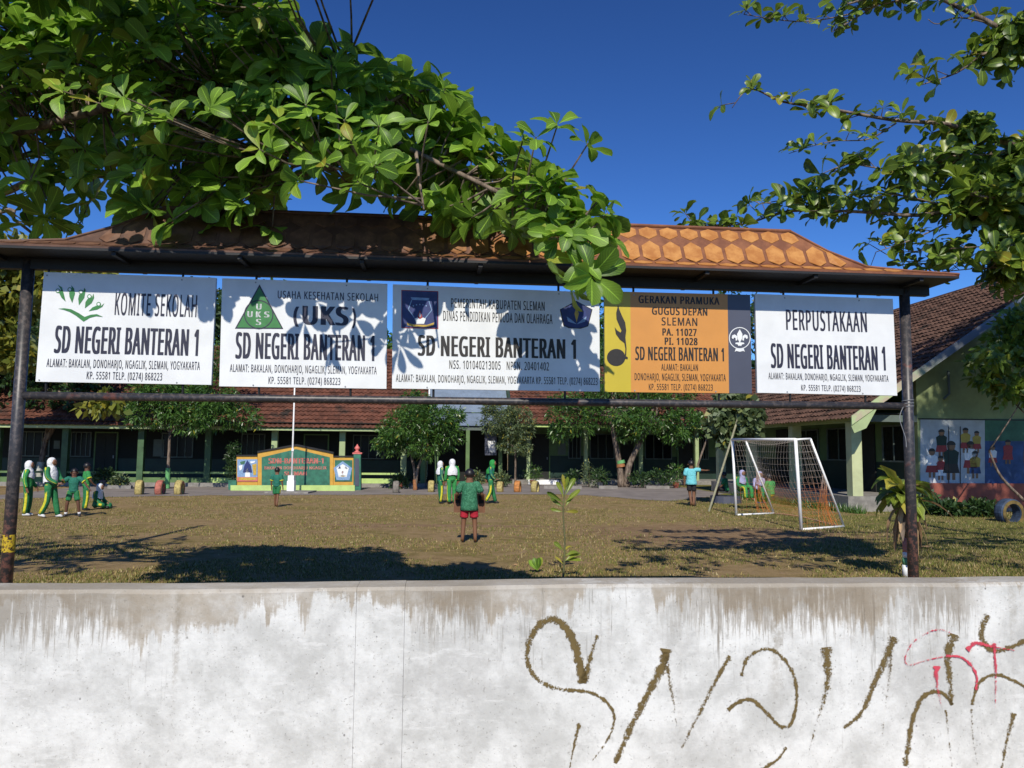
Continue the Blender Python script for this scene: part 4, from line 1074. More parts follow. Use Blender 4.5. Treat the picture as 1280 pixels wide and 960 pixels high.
# canopy seen from below on the left
def pan(x, y):
    for gx, gy, gr in ((62, 160, 16), (165, 140, 10), (262, 160, 18), (40, 195, 12), (120, 268, 14), (180, 232, 12), (235, 262, 14), (30, 262, 18), (296, 180, 14), (330, 175, 14), (150, 255, 18), (210, 262, 12), (10, 235, 22), (20, 280, 16), (90, 265, 16), (265, 255, 10), (76, 25, 8), (225, 248, 14), (310, 215, 12)):
        if (x - gx) ** 2 + (y - gy) ** 2 < gr * gr: return False
    return True
k = 0; tries = 0; placed = []
while k < 400 and tries < 30000:
    tries += 1
    x, y = rs.uniform(-90, 345), rs.uniform(-60, 285)
    if y > 262 and rs.random() < .6: continue
    if not pan(x, y) or any((x - a) ** 2 + (y - b) ** 2 < 11 ** 2 for a, b in placed[-260:]): continue
    placed.append((x, y))
    dmin = 5.85 if x < 170 else 5.35
    add_ros(at(x, y, dmin + rs.random() ** 1.3 * (1.1 if y > 105 else (.25 if x < 170 else .7))), rs.uniform(.18, .27), rs.randint(6, 9), up=.6); k += 1
for k in range(80):                                                    # leaves hanging on the street side of the limb
    x = rs.uniform(20, 440); y = rs.uniform(15, 115 if x < 175 else 185)
    if not pan(x, y) or (x > 340 and y < 62) or (x < 150 and rs.random() < .5): continue
    add_ros(at(x, y, rs.uniform(4.85, 5.25)), rs.uniform(.15, .21), rs.randint(6, 8), up=.6)
for k in range(110):                                                   # unseen near boughs, added to shade the roof and the leaves behind
    Y = rs.uniform(3.5, 4.5); c = Vector((rs.uniform(-3.6, -.7), Y, rs.uniform(3.75, 4.75) + .854 * (5.0 - Y) + .1))
    if proj(c)[1] > -12: continue
    add_ros(c, .22, 7)
for x, y in ((395, 375), (430, 362), (468, 368), (380, 398), (442, 398), (476, 396), (481, 428), (420, 425), (328, 356), (283, 362), (180, 350), (215, 357), (246, 364), (262, 366), (505, 378), (500, 430), (512, 405), (555, 362), (668, 398), (692, 420), (655, 378), (700, 452), (735, 440), (742, 470), (722, 402), (690, 380)):
    add_ros(fb(x, y, -.05) - sdir * rs.uniform(.98, 1.15), rs.uniform(.15, .2), 6, up=.3)
# crown above the frame (outside the picture, throws the shade)
for k in range(260):
    if k % 3:
        c = Vector((rs.uniform(-4.5, -2.3), rs.uniform(4.2, 5.6), 0)); c.z = rs.uniform(4.4, 4.95) - max(0, c.x + 2.4) * .3 - .25 * max(0, 5.2 - c.y)
    else: c = Vector((rs.uniform(-9, -5.6), rs.uniform(4.0, 7.2), rs.uniform(4.6, 5.9)))
    if proj(c)[1] > -8 and proj(c)[0] > -20: continue
    add_ros(c, .21, 7)
twigs.build('twigs', M_bark, lt, kind='stuff')
finish_tree(lt, leaves, M_leafL, 'leaf')

# ------------------------------------------------------------------ foreground tree on the right
rs = random.Random(5)
RT = Vector((9.4, 9.6, 0))
rt = thing('broadleaf_tree', RT, 'open branched tree with small leaf rosettes reaching in from the right against the sky', 'tree')
branch(rt, [RT, RT + Vector((-.1, 0, 2)), RT + Vector((0, .1, 4)), RT + Vector((-.2, 0, 7)), RT + Vector((1, 0, 10)), RT + Vector((3, -.3, 13))], .17, .05, 'trunk', 12)  # top lengthened out of view to carry the added high crown
limbs = []; leaves = []; twigs = MB()
def limbr(pts, r0, r1, dens=.17, L=.15, side=.14, n=(4, 7), start=.0):
    branch(rt, pts, r0, r1, n=7); P = smoothpath(pts, 10); limbs.extend(P)
    tot = 0; last = P[0]
    L *= 1.28
    for i, p in enumerate(P):
        tot += (p - last).length; last = p
        if i / len(P) < start: continue
        while tot > dens:
            tot -= dens
            x, y, d = proj(p)
            c = p + Vector((rs.gauss(0, side), rs.gauss(0, side), rs.gauss(0, side * .8) + .03))
            ax = (c - p) * 4 + Vector((rs.uniform(-.5, .1), rs.uniform(-.6, .3), .5))
            rosette(c, ax, rs.randint(*n), L * rs.uniform(.75, 1.15), leaves, rs, (40, 95))
            twigs.tube([p, c], [.006, .004], 4)
D = 8.2
limbr([RT + Vector((0, 0, 5.2)), at(1330, 85, D + .4), at(1280, 55, D), at(1240, 30, D), at(1190, 5, D), at(1140, -15, D - .1), at(1060, 5, D - .2)], .055, .012, .13, start=.35)
limbr([at(1170, -5, D), at(1100, 5, D), at(1060, 18, D), at(1000, 27, D), at(930, 18, D)], .014, .004, .11, .13, .05)
limbr([at(1100, 5, D), at(1060, 28, D), at(1040, 40, D)], .010, .004, .10, .13, .05)
limbr([at(1240, 30, D), at(1200, 22, D), at(1172, 30, D), at(1160, 24, D)], .010, .004, .4, .13, .03)
limbr([RT + Vector((0, 0, 4.9)), at(1300, 52, D + .3), at(1270, 55, D), at(1227, 69, D), at(1196, 91, D), at(1148, 107, D)], .03, .006, .11, .18, .10, start=.4)
limbr([RT + Vector((0, 0, 4.3)), at(1290, 190, D + .3), at(1235, 175, D + .2), at(1188, 156, D), at(1117, 150, D), at(1037, 136, D), at(978, 127, D), at(938, 111, D), at(915, 135, D)], .04, .004, .115, .135, .08, start=.3)
limbr([at(1120, 154, D), at(1085, 174, D), at(1037, 177, D), at(986, 192, D)], .010, .003, .15, .11, .05)
for k in range(6):
    y0 = 195 + k * 13; limbr([RT + Vector((0, 0, 4.2)), at(1300, y0 + 8, D + rs.uniform(-.3, .9)), at(1230, y0 + rs.uniform(-20, 5), D + rs.uniform(-.5, .6)), at(1150 + rs.uniform(-30, 30), y0 + rs.uniform(-14, 10), D + rs.uniform(-.4, .4))], .02, .005, .11, .17, .13, start=.35)
limbr([at(1235, 175, D + .2), at(1180, 200, D), at(1120, 212, D), at(1060, 205, D), at(1040, 215, D)], .014, .005, .10, .17, .11)
limbr([RT + Vector((0, 0, 3.9)), at(1300, 280, D + .5), at(1251, 269, D), at(1215, 259, D), at(1148, 269, D), at(1077, 265, D), at(990, 263, D), at(930, 280, D - .1), at(858, 283, D - .1)], .045, .005, .085, .15, .11, start=.3)
limbr([at(1200, 262, D), at(1130, 245, D), at(1060, 240, D), at(1010, 245, D), at(950, 255, D)], .012, .005, .10, .16, .10)
limbr([at(1215, 260, D), at(1176, 283, D), at(1136, 301, D), at(1095, 315, D)], .014, .004, .13, .15, .07)
for k in range(3):
    y0 = 306 + k * 18; xe = 1100 + k * 9 + rs.uniform(0, 40)
    limbr([RT + Vector((0, 0, 3.4)), at(1310, y0 + 10, D + rs.uniform(.2, 1.2)), at(1250, y0 + rs.uniform(-8, 8), D + rs.uniform(-.2, 1)), at(xe, y0 + rs.uniform(-2, 14), D + rs.uniform(0, .8))], .016, .004, .10, .15, .13, start=.4)
for k in range(60):                                                    # crown outside the picture
    c = Vector((rs.uniform(5.5, 12), rs.uniform(7, 10.5), rs.uniform(4.4, 7.5)))
    x, y, d = proj(c)
    if y > -8 and x < 1290: continue
    rosette(c, Vector((rs.uniform(-.5, .5), rs.uniform(-.6, .3), .6)), 7, .18, leaves, rs)
    q = nearest(limbs, c); twigs.tube([q, c], [.01, .005], 4)
branch(rt, [RT + Vector((0, 0, 4.6)), (8, 7.6, 5.9), (6, 6.2, 5.75), (3.5, 5.6, 5.5), (1.8, 5.3, 5.3)], .05, .01)  # unseen branch, added to carry the boughs that dapple the lawn
lm2 = smoothpath([(8, 7.6, 5.9), (6, 6.2, 5.75), (3.5, 5.6, 5.5), (1.8, 5.3, 5.3)], 8)
for k in range(150):                                                   # unseen boughs above the picture, added to dapple the lawn
    Y = rs.uniform(4.7, 7.2); X = rs.uniform(1.2, 8.5) ; zz = 1.75 + .6 * Y + rs.random() * .8
    if math.sin(X * 2.1 + Y * 3.3) + math.sin(Y * 5.1) < -.5: continue
    c = Vector((X, Y, zz)); rosette(c, Vector((rs.uniform(-.5, .5), rs.uniform(-.6, .1), .6)), 6, .19, leaves, rs); q = nearest(lm2, c); twigs.tube([q, c], [.01, .005], 4)
for k in range(520):                                                   # unseen high crown, added to dapple the gable wall
    c = Vector((rs.uniform(10.9, 17), rs.uniform(8.2, 9.8), rs.uniform(11.2, 16.2)))
    rosette(c, Vector((rs.uniform(-.5, .5), rs.uniform(-.6, .1), .6)), 7, .30, leaves, rs)
    if k % 5 == 0: twigs.tube([RT + Vector((3, -.3, 13)), c], [.02, .006], 4)
twigs.build('twigs', M_bark, rt, kind='stuff')
finish_tree(rt, leaves, M_leafR, 'leaf')

# ------------------------------------------------------------------ yard and background trees
def blob_foliage(root, blobs, n, L, mat, seed=1, droop=.4, tuft=7, wide=.28, shell=.45):
    g = np.random.default_rng(seed); rq = random.Random(seed); ex_ = []
    for c, rr_, sq in blobs:
        for _ in range(3):
            a = rq.uniform(0, 6.28); e = rq.uniform(-.7, 1.2); q = rr_ * rq.uniform(.85, 1.12)
            ex_.append(((c[0] + q * math.cos(a) * math.cos(e), c[1] + q * math.sin(a) * math.cos(e), c[2] + q * math.sin(e) * sq), rr_ * rq.uniform(.28, .42), sq))
    blobs = list(blobs) + ex_; tot = sum(b[1] ** 2 for b in blobs); Vs = []; Ts = []
    for c, r, sqz in blobs:
        m_ = int(n * r * r / tot / tuft)
        d = g.normal(size=(m_, 3)); d /= np.linalg.norm(d, axis=1)[:, None]
        rad = r * (1 - shell * g.random(m_) ** 1.5) * (1 + .16 * np.sin(d[:, 0] * 5 + seed) * np.cos(d[:, 2] * 6 + seed))
        ctr = np.array(c) + d * rad[:, None] * np.array([1, 1, sqz])
        for t in range(tuft):
            ax = g.normal(size=(m_, 3)) * .75 + d * .8; ax[:, 2] -= droop * g.random(m_); ax /= np.linalg.norm(ax, axis=1)[:, None]
            sd_ = np.cross(ax, g.normal(size=(m_, 3))); sd_ /= np.linalg.norm(sd_, axis=1)[:, None] + 1e-6
            l = L * (.6 + .6 * g.random(m_))[:, None]; p0 = ctr + g.normal(size=(m_, 3)) * L * .25
            mid = p0 + ax * l * .55; tip = p0 + ax * l; tip[:, 2] -= (l[:, 0] * .15)
            Vs.append(np.stack([p0, mid + sd_ * l * wide * .5, tip, mid - sd_ * l * wide * .5], 1)); Ts.append(g.random(m_))
    return tri_object('foliage', np.concatenate(Vs), 4, np.concatenate(Ts), mat, root)
def yard_tree(base, label, trunks, blobs, n, L, mat, seed, painted=None, group=None, droop=.4, wide=.28, r0=.09, shell=.45, name='yard_tree'):
    t = thing(name, base, label, 'tree', group)
    rs2 = random.Random(seed)
    for tr in trunks:
        P = [base + Vector(p) for p in tr]; branch(t, P, r0, r0 * .55, 'trunk', 8)
        for b in blobs:
            e = Vector(b[0]); 
            if (e - P[-1]).length < b[1] * 3.2: MB().tube(smoothpath([P[-1], P[-1].lerp(e, .5) + Vector((rs2.uniform(-.2, .2), 0, .1)), e + Vector((0, 0, b[1] * .3))], 3), [r0 * .45 * (1 - .1 * i) for i in range(7)], 6).build('branch', M_bark, t, smooth=True)
    if painted:
        for z0, z1, m_ in painted:
            P = [base + Vector(p) for p in trunks[0]]
            V, f = tube([base + Vector((trunks[0][0][0], trunks[0][0][1], z0)), base + Vector((trunks[0][0][0] * .5 + trunks[0][1][0] * .5 * (z1 > .3), trunks[0][0][1], z1))], [r0 * 1.18, r0 * 1.1], 10, False)
            mesh('painted_band', V, f, m_, t, smooth=True)
    blob_foliage(t, blobs, n, L, mat, seed, droop, wide=wide, shell=shell)
    return t
def B(px, py, Y, rpx, sq=.8):
    p = at(px, py, Y); return (tuple(p), rpx / F * Y, sq)
M_obark = paint('orange_band_paint', (.34, .14, .05), .7, .3, 9); M_gbark = paint('green_band_paint', (.12, .35, .12), .7, .3, 9)
M_obark2 = paint('green_brown_stem', (.13, .13, .05), .7, .3, 9)
g_ = grd(519, 613); Yt = g_.y
yard_tree(g_, 'round mango tree with orange painted trunk right of the school sign', [[(0, 0, 0), (-.05, 0, .8), (-.25, 0, 1.5)], [(0, 0, .1), (.1, 0, .9), (.35, 0, 1.5)]],
          [B(505, 535, Yt, 30), B(540, 528, Yt, 32), B(522, 512, Yt, 24), B(490, 555, Yt, 20), B(560, 545, Yt, 20), B(530, 552, Yt - .3, 26), B(515, 530, Yt - .8, 24), B(570, 520, Yt, 12)], 15000, .17, M_leafB, 3, [(.02, .42, M_obark)], r0=.07)
g_ = grd(644, 606); Yt = g_.y
yard_tree(g_, 'small tree with a thin crooked pale trunk between the two school blocks', [[(0, 0, 0), (0, 0, 1.2), (-.05, 0, 1.7), (-.35, 0, 2.0), (-.4, 0, 2.5)]],
          [B(620, 525, Yt, 22), B(645, 530, Yt, 24), B(640, 552, Yt, 17), B(628, 515, Yt, 18), B(655, 562, Yt, 9), B(612, 512, Yt, 10)], 8000, .16, M_leafG, 4, r0=.05)
g_ = grd(779, 609); Yt = g_.y
yard_tree(g_, 'forked tree with two thick grey trunks in front of the central block', [[(-.1, 0, 0), (-.15, 0, .9), (-.45, 0, 2.6), (-.5, 0, 3.4)], [(.15, 0, 0), (.25, 0, .9), (.75, 0, 2.0), (1.2, 0, 3.0)]],
          [B(715, 520, Yt, 32), B(765, 505, Yt, 40), B(820, 515, Yt, 38), B(790, 535, Yt - .5, 20), B(855, 530, Yt, 26), B(700, 540, Yt, 14), B(760, 470, Yt + 1, 55), B(830, 470, Yt + 1, 50), B(840, 545, Yt, 14)], 21000, .22, M_leafB, 5, [(.9, 1.05, M_obark), (1.06, 1.2, M_gbark)], r0=.17)
g_ = grd(893, 640); g_ = Vector((g_.x, g_.y + 2.2, 0)); Yt = g_.y
lt2 = yard_tree(g_, 'leaning young tree with large grey green leaves beside the goal', [[(0, 0, 0), (.05, 0, 1.0), (.35, 0, 1.9), (.5, 0, 2.4)]],
          [B(912, 520, Yt, 20), B(928, 530, Yt, 18), B(898, 530, Yt, 12), B(935, 512, Yt, 14), B(915, 505, Yt, 18), B(905, 545, Yt, 9)], 2400, .27, M_leafG, 6, wide=.75, r0=.04)
s0, s1 = grd(886, 640), at(928, 505, Yt - .1)
stk = thing('bamboo_stake', s0, 'pale slanting bamboo stake leaning against the young tree left of the goal', 'stake')
MB().tube([s0, s0.lerp(s1, .33), s0.lerp(s1, .66), s1], .03, 7).build('stake', paint('bamboo', (.28, .27, .17), .6, .25, 9), stk)
g_ = grd(209, 611); Yt = g_.y
yard_tree(g_, 'dark green tree with a slim green banded trunk behind the half buried tyres', [[(0, 0, 0), (0, 0, 1.0), (0, 0, 2.2)]],
          [B(185, 515, Yt, 26), B(225, 508, Yt, 34), B(262, 515, Yt, 28), B(240, 528, Yt - .5, 20), B(205, 495, Yt, 34), B(265, 495, Yt, 26), B(225, 460, Yt + 1, 46), B(280, 450, Yt + 1, 30), B(300, 520, Yt + .5, 22)], 17000, .2, M_leafB, 8, [(.02, .8, M_gbark)], r0=.08)
g_ = grd(48, 606); Yt = g_.y
yard_tree(g_, 'tall tree with whitewashed trunk base behind the girls on the far left', [[(0, 0, 0), (.1, 0, 1.3), (.25, 0, 2.6), (-.2, 0, 4)], [(.15, 0, 1.8), (.8, 0, 3.0), (1.0, 0, 3.8)]],
          [B(10, 480, Yt, 40), B(60, 500, Yt, 28), B(100, 495, Yt, 30), B(30, 430, Yt, 50), B(90, 430, Yt, 50), B(-40, 470, Yt, 55)], 11000, .26, M_leafD, 9, [(.02, .95, paint('limewash', (.45, .45, .38), .8, .2, 6))], r0=.13, wide=.5)
g_ = Vector(at(-20, 560, 26.5)); g_.z = 0; g_.x -= 1.5
yard_tree(g_, 'yellowing large leaved tree behind the left post of the frame', [[(0, 0, 0), (0, 0, 2.5), (.4, 0, 5.5)]],
          [B(15, 365, 26.5, 42), B(-20, 420, 26.5, 50), B(20, 440, 26.5, 26), B(132, 506, 27, 14), B(112, 510, 27, 10), B(148, 500, 27, 8), B(20, 330, 26.5, 40), B(95, 350, 27, 40)], 5000, .36, M_leafY, 10, wide=.7, r0=.15, shell=.8)
# background trees beyond the roofs
bgl = ('tall yellow green tree crown behind the classroom roof at the far left', 'broad dark tree crown behind the classroom roof between first and second signboards',
       'dark green tree standing behind the middle of the classroom roof', 'dense tree crown behind the shed with the metal roof', 'tall tree crown behind the central block, left of the orange signboard',
       'tall tree crown behind the central block right of the orange signboard', 'wide dark tree behind the gabled building', 'pale green tree crown seen behind the UKS signboard')
for i, (px, ytop, Y, rp, mt) in enumerate(((90, 330, 47, 80, M_leafY), (250, 345, 50, 70, M_leafD), (440, 395, 52, 55, M_leafB), (590, 430, 52, 55, M_leafB), (745, 375, 50, 70, M_leafB), (890, 372, 50, 85, M_leafD), (1030, 420, 48, 60, M_leafD), (345, 352, 54, 60, M_leafB))):
    top_ = at(px, ytop, Y); base = Vector((top_.x, top_.y, 0)); r = rp / F * Y
    rr = random.Random(i)
    bl = [((top_.x + rr.uniform(-.6, .6) * r, Y + rr.uniform(-.5, .5) * r, top_.z - r * (.55 + rr.random() * 1.1)), r * rr.uniform(.45, .7), .85) for _ in range(8)] + [((top_.x, Y, top_.z - r * .6), r * .6, 1)]
    yard_tree(base, bgl[i], [[(0, 0, 0), (.1, 0, 3), (0, 0, max(3.5, top_.z - r * 1.8))]], bl, 8000, .42, mt, 20 + i, r0=.22, wide=.5, group='trees behind the school roofs', name='background_tree')
# leafy tree in front of the gable wall
g_ = grd(1275, 648); Yt = g_.y
yard_tree(g_ + Vector((.5, 0, 0)), 'bushy tree with sunlit leaves against the painted gable wall at the right edge', [[(0, 0, 0), (-.3, 0, 1.2), (-.2, 0, 2.6)], [(.2, 0, 0), (.6, 0, 1.4), (.8, 0, 2.8)], [(0, 0, .1), (-.9, 0, 1.0), (-1.2, 0, 1.7)]],
          [B(1262, 430, Yt, 26), B(1290, 405, Yt, 34), B(1235, 470, Yt, 20), B(1300, 460, Yt, 40), B(1262, 488, Yt, 22), B(1215, 452, Yt, 10), B(1330, 430, Yt, 50), B(1240, 448, Yt - 1, 16), B(1420, 420, Yt, 70)], 6500, .24, M_leafR, 31, wide=.6, r0=.045, shell=.9)

# ------------------------------------------------------------------ shrubs, hedge, pots
def shrub(px, py, hpx, wpx, label, mat, n=500, L=.16, seed=0, wide=.3, group='potted plants along the verandah', pot=True):
    g = grd(px, py); Y = g.y; h = hpx / F * Y; w = wpx / F * Y
    t = thing('shrub' if not pot else 'potted_plant', g, label, 'plant', group)
    if pot:
        MB().tube([g, g + Vector((0, 0, .22)), g + Vector((0, 0, .25))], [.10, .15, .16], 10).build('pot', M_slate if seed % 2 else M_redw, t, smooth=False)
    MB().tube([g, g + Vector((.03, 0, h * .6))], [.025, .012], 6).build('stem', M_bark, t)
    blob_foliage(t, [((g.x, g.y, h * .62), max(w / 2, h * .2), min(2.2, h / w))], n, L, mat, seed, -.6, 5, wide, .8)
    return t
for i, (px, py, hp, wp_, lb_, mt, wd) in enumerate((
        (666, 607, 22, 18, 'spiky green plant in a pot beside the white doorstep', M_leafB, .15), (736, 609, 26, 18, 'tall spiky leaved plant left of the forked tree', M_leafG, .15),
        (845, 610, 28, 26, 'bright broad spiky plant left of the boy in light blue', M_leafB, .18), (822, 610, 20, 26, 'dark low bush right of the forked tree', M_leafD, .3),
        (800, 610, 18, 22, 'dark bush touching the forked trunk', M_leafD, .3), (750, 610, 22, 20, 'dark bush just left of the forked trunk', M_leafD, .3),
        (626, 609, 16, 16, 'grey leaved bush behind the girl in the green headscarf', M_leafG, .4), (595, 609, 18, 18, 'pale flowering bush behind the boy holding a brown board', M_leafG, .4),
        (500, 611, 14, 18, 'low dark bush left of the mango tree', M_leafD, .3), (128, 608, 20, 22, 'dark leafy bush behind the sitting girl', M_leafD, .3),
        (150, 610, 12, 18, 'low grey bush behind the first half buried tyre', M_leafG, .4), (712, 609, 16, 18, 'low dark bush right of the white doorstep', M_leafD, .3))):
    shrub(px, py, hp, wp_, lb_, mt, 420, .18, i + 40, wd, pot=(i % 3 != 1))
shrub(397, 609.5, 14, 40, 'leafy bush growing in the planter of the school sign', M_leafB, 900, .13, 60, .3, 'bushes at the school sign', False)
shrub(333, 609.5, 9, 20, 'small dark bush at the left of the sign planter', M_leafD, 400, .12, 61, .3, 'bushes at the school sign', False)
shrub(426, 609.5, 7, 22, 'low creeping bush under the pentagonal emblem', M_leafD, 400, .12, 63, .3, 'bushes at the school sign', False)
shrub(291, 611, 50, 15, 'dark slim columnar shrub at the left end of the school sign', M_leafD, 1800, .12, 62, .3, 'bushes at the school sign', False)
shrub(1160, 643, 16, 26, 'dark low hedge bush at the foot of the mural beside the post', M_leafD, 900, .2, 64, .35, 'bushes under the mural', False)
shrub(1192, 645, 13, 34, 'dark low hedge bush under the painted children', M_leafD, 900, .2, 65, .35, 'bushes under the mural', False)
shrub(1226, 646, 14, 30, 'dark low hedge bush nearest the painted tyre', M_leafD, 900, .2, 66, .35, 'bushes under the mural', False)
# grass fringe along the plinth of the right building
def fringe():
    V = []; T = []; g = np.random.default_rng(5)
    p0, p1 = grd(915, 622), grd(1075, 642)
    for k in range(2600):
        t = g.random(); p = p0.lerp(p1, t); x = p.x + g.normal() * .1; y = p.y - .3 * g.random(); h = .08 + .22 * g.random() ** 2
        a = g.random() * 6.28; w = .012; l = g.normal(size=2) * h * .35
        V.append([[x - w * math.cos(a), y - w * math.sin(a), 0], [x + w * math.cos(a), y + w * math.sin(a), 0], [x + l[0], y + l[1], h]]); T.append(g.random())
    return np.array(V), np.array(T)
v, t = fringe(); tag(tri_object('tall_grass', v, 3, t, M_leafB), kind='stuff')

# ------------------------------------------------------------------ tyres
def tyre(loc, rz, label, cols, rr=.26, tw=.10, face=0.):
    t = thing('painted_tyre', loc, label, 'tyre', 'half buried painted tyres along the path', rz)
    n = 26; m_prof = [(.62, -.5), (.86, -.55), (.97, -.42), (1.0, -.2), (1.0, .2), (.97, .42), (.86, .55), (.62, .5), (.58, 0)]
    V = []; k = len(m_prof)
    for i in range(n):
        a = 2 * math.pi * i / n; tr = 1 + (.015 if i % 2 else 0)
        for r_, w_ in m_prof:
            q = r_ * rr * (tr if r_ > .95 else 1); V.append((q * math.cos(a), w_ * 2 * tw, q * math.sin(a) + rr * .62))
    Fc = [(i * k + j, ((i + 1) % n) * k + j, ((i + 1) % n) * k + (j + 1) % k, i * k + (j + 1) % k) for i in range(n) for j in range(k)]
    o = mesh('tread', V, Fc, cols[0], t, local=True, smooth=False)
    def ringm(s, mat, r0, r1):
        V = []
        for i in range(n):
            a = 2 * math.pi * i / n
            for r_ in (r0, r1): V.append((r_ * rr * math.cos(a), s * tw * 1.13, r_ * rr * math.sin(a) + rr * .62))
        mesh('sidewall_band', V, [(2 * i, 2 * i + 1, 2 * ((i + 1) % n) + 1, 2 * ((i + 1) % n)) for i in range(n)], mat, t, local=True)
    ringm(-1, cols[1], .66, .90); ringm(1, cols[1], .66, .90)
    return t
M_ty = paint('tyre_yellow_paint', (.42, .34, .12), .8, .4, 14); M_to = paint('tyre_orange_paint', (.50, .20, .05), .8, .35, 14); M_tg = paint('tyre_green_paint', (.10, .28, .14), .8, .35, 14); M_tr = paint('tyre_faded_red', (.40, .13, .09), .8, .35, 14); M_tgr = paint('tyre_grey_rubber', (.20, .18, .15), .85, .3, 12)
for px, py, a, lb_, c_, r_ in ((174, 618, 106, 'yellowish tyre standing left of the green banded trunk, farthest left', (M_ty, M_ty), .30), (200, 618, 98, 'red and green tyre standing just left of the green banded trunk', (M_tr, M_tg), .30), (224, 618, 98, 'yellow and red tyre standing just right of the green banded trunk', (M_ty, M_tr), .30),
                               (495, 616, 96, 'grey tyre standing left of the mango trunk', (M_tgr, M_tgr), .27), (539, 615, 92, 'dull yellow tyre standing right of the mango trunk', (M_ty, M_ty), .27),
                               (625, 615, 84, 'small orange yellow tyre half hidden by the girl in the green headscarf', (M_ty, M_to), .25), (647, 615, 80, 'bright orange tyre in front of the thin crooked tree', (M_to, M_ty), .27), (669, 615, 72, 'dull yellow tyre with black inside near the white doorstep', (M_ty, M_tgr), .27)):
    tyre(grd(px, py), R(a), lb_, c_, r_)
t = tyre(grd(1262, 652), R(12), 'large painted tyre arch lying under the bushy tree at the right edge', (paint('tyre_blue', (.035, .06, .11), .7, .4, 6), paint('tyre_dull_ochre', (.16, .11, .03), .8, .4, 9)), .34, .12)
t['group'] = 'painted tyre under the mural'
# kerb stones by the path
for k, (px, w_) in enumerate(((150, .9), (510, .7), (560, 1.1), (600, .8), (690, .7), (760, .8), (715, .8), (822, 1.0))):
    p = grd(px, 611); 
    o = MB().lbox(p.x - w_ / 2, p.x + w_ / 2, p.y - .08, p.y + .08, 0, .13).build('kerb_stone', M_conc)
    tag(o, ('pale kerb stone behind the first tyre', 'kerb stone right beside the mango trunk', 'long kerb stone right of the mango tree', 'kerb stone behind the boy holding the board', 'kerb stone just right of the white doorstep', 'kerb stone left of the forked trunk', 'kerb stone below the notice board', 'kerb stone right of the forked trunk')[k], 'kerb stone', 'kerb stones along the verandah')
# fallen leaves and litter
for k, (px, py, lb_) in enumerate(((1148, 684, 'long dry leaf lying right of the frame post'), (1252, 679, 'pale scrap lying on the grass at the far right'), (640, 706, 'small dry leaf on the grass left of the seedling'), (92, 660, 'tiny pale scrap on the grass near the children'))):
    p = grd(px, py, .015); 
    o = link('fallen_leaf', leaf_meshes(M_dead, 'fallen_leaf')[k % 4]); o.matrix_world = leaf_matrix(p, Vector((1, .25 * (k - 1), .05)), Vector((0, -.3, 1)), (.26, .2, .1, .1)[k], .6)
    tag(o, lb_, 'leaf', 'fallen leaves on the grass')

# ------------------------------------------------------------------ goal
LP, RP = grd(920.4, 644.6), grd(1001.7, 663); BLc, BRc = grd(967.3, 642.5), grd(1054.8, 659)
LPt, RPt = at(915.5, 549.5, LP.y), at(994.4, 549.5, RP.y); BLt, BRt = at(932, 550.5, LP.y + .15), at(1013, 548.5, RP.y + .2)
gl = thing('football_goal', (LP + RP) / 2, 'small white framed football goal with sagging orange net on the right of the field', 'goal')
for nm, a, b, r_ in (('post', LP, LPt, .033), ('post', RP, RPt, .036), ('crossbar', LPt, RPt, .033), ('top_bar', LPt, BLt, .022), ('top_bar', RPt, BRt, .022), ('back_stay', BLt, BLc, .024), ('back_stay', BRt, BRc, .024), ('ground_bar', LP, BLc, .024), ('ground_bar', RP, BRc, .024)):
    MB().tube([a + Vector((0, 0, .02 if a.z < .1 else 0)), b + Vector((0, 0, .02 if b.z < .1 else 0))], r_, 8).build(nm, M_white, gl, smooth=True)
def netmat():
    n = NT('orange_net'); x = n.xyz(); f = n.noise(1.5, 2, .5)
    c = n.mix(n.step(n.math('ADD', x[2], n.math('MULTIPLY', f, .6)), .9, 1.5), (.60, .20, .05), (.50, .44, .38)); return n.done(n.bsdf(c, .7))
M_net = netmat()
net = MB()
def netpanel(P, nu, nv, sag, r=.0022):
    def g(u, v):
        p = (P[0].lerp(P[1], u)).lerp(P[2].lerp(P[3], u), v); return p + sag * (math.sin(math.pi * u) * math.sin(math.pi * min(1, v)) )
    for i in range(nu + 1): net.tube([g(i / nu, j / 10) for j in range(11)], r, 3, False)
    for j in range(nv + 1): net.tube([g(i / 14, j / nv) for i in range(15)], r, 3, False)
netpanel([BLt, BRt, BLc + Vector((0, 0, .03)), BRc + Vector((0, 0, .03))], 26, 14, Vector((-.35, 0, -.05)))
netpanel([LPt, BLt, LP, BLc + Vector((0, 0, .03))], 7, 14, Vector((.1, .1, 0)))
netpanel([RPt, BRt, RP, BRc + Vector((0, 0, .03))], 7, 14, Vector((.1, .1, 0)))
netpanel([LPt, RPt, BLt, BRt], 26, 2, Vector((0, 0, -.12)))
for c0, c1 in ((BLt, BLc), (BRt, BRc)):
    for k in range(10):
        a = rs.uniform(.35, .5); q = c0.lerp(c1, a); e = c0.lerp(c1, 1) + Vector((rs.uniform(-.5, -.05), rs.uniform(-.15, .15), .04)); net.tube(smoothpath([q, q.lerp(e, .5) + Vector((-.08, 0, -.05)), e], 3), .006, 3, False)
net.build('net', M_net, gl)
MB().tube(smoothpath([BLc + Vector((0, 0, .02)), BLc.lerp(BRc, .4) + Vector((0, 0, .06)), BRc + Vector((-.1, 0, .02))]), .014, 5).build('net_rope', paint('pale_orange_rope', (.55, .33, .2), .7, .1), gl)

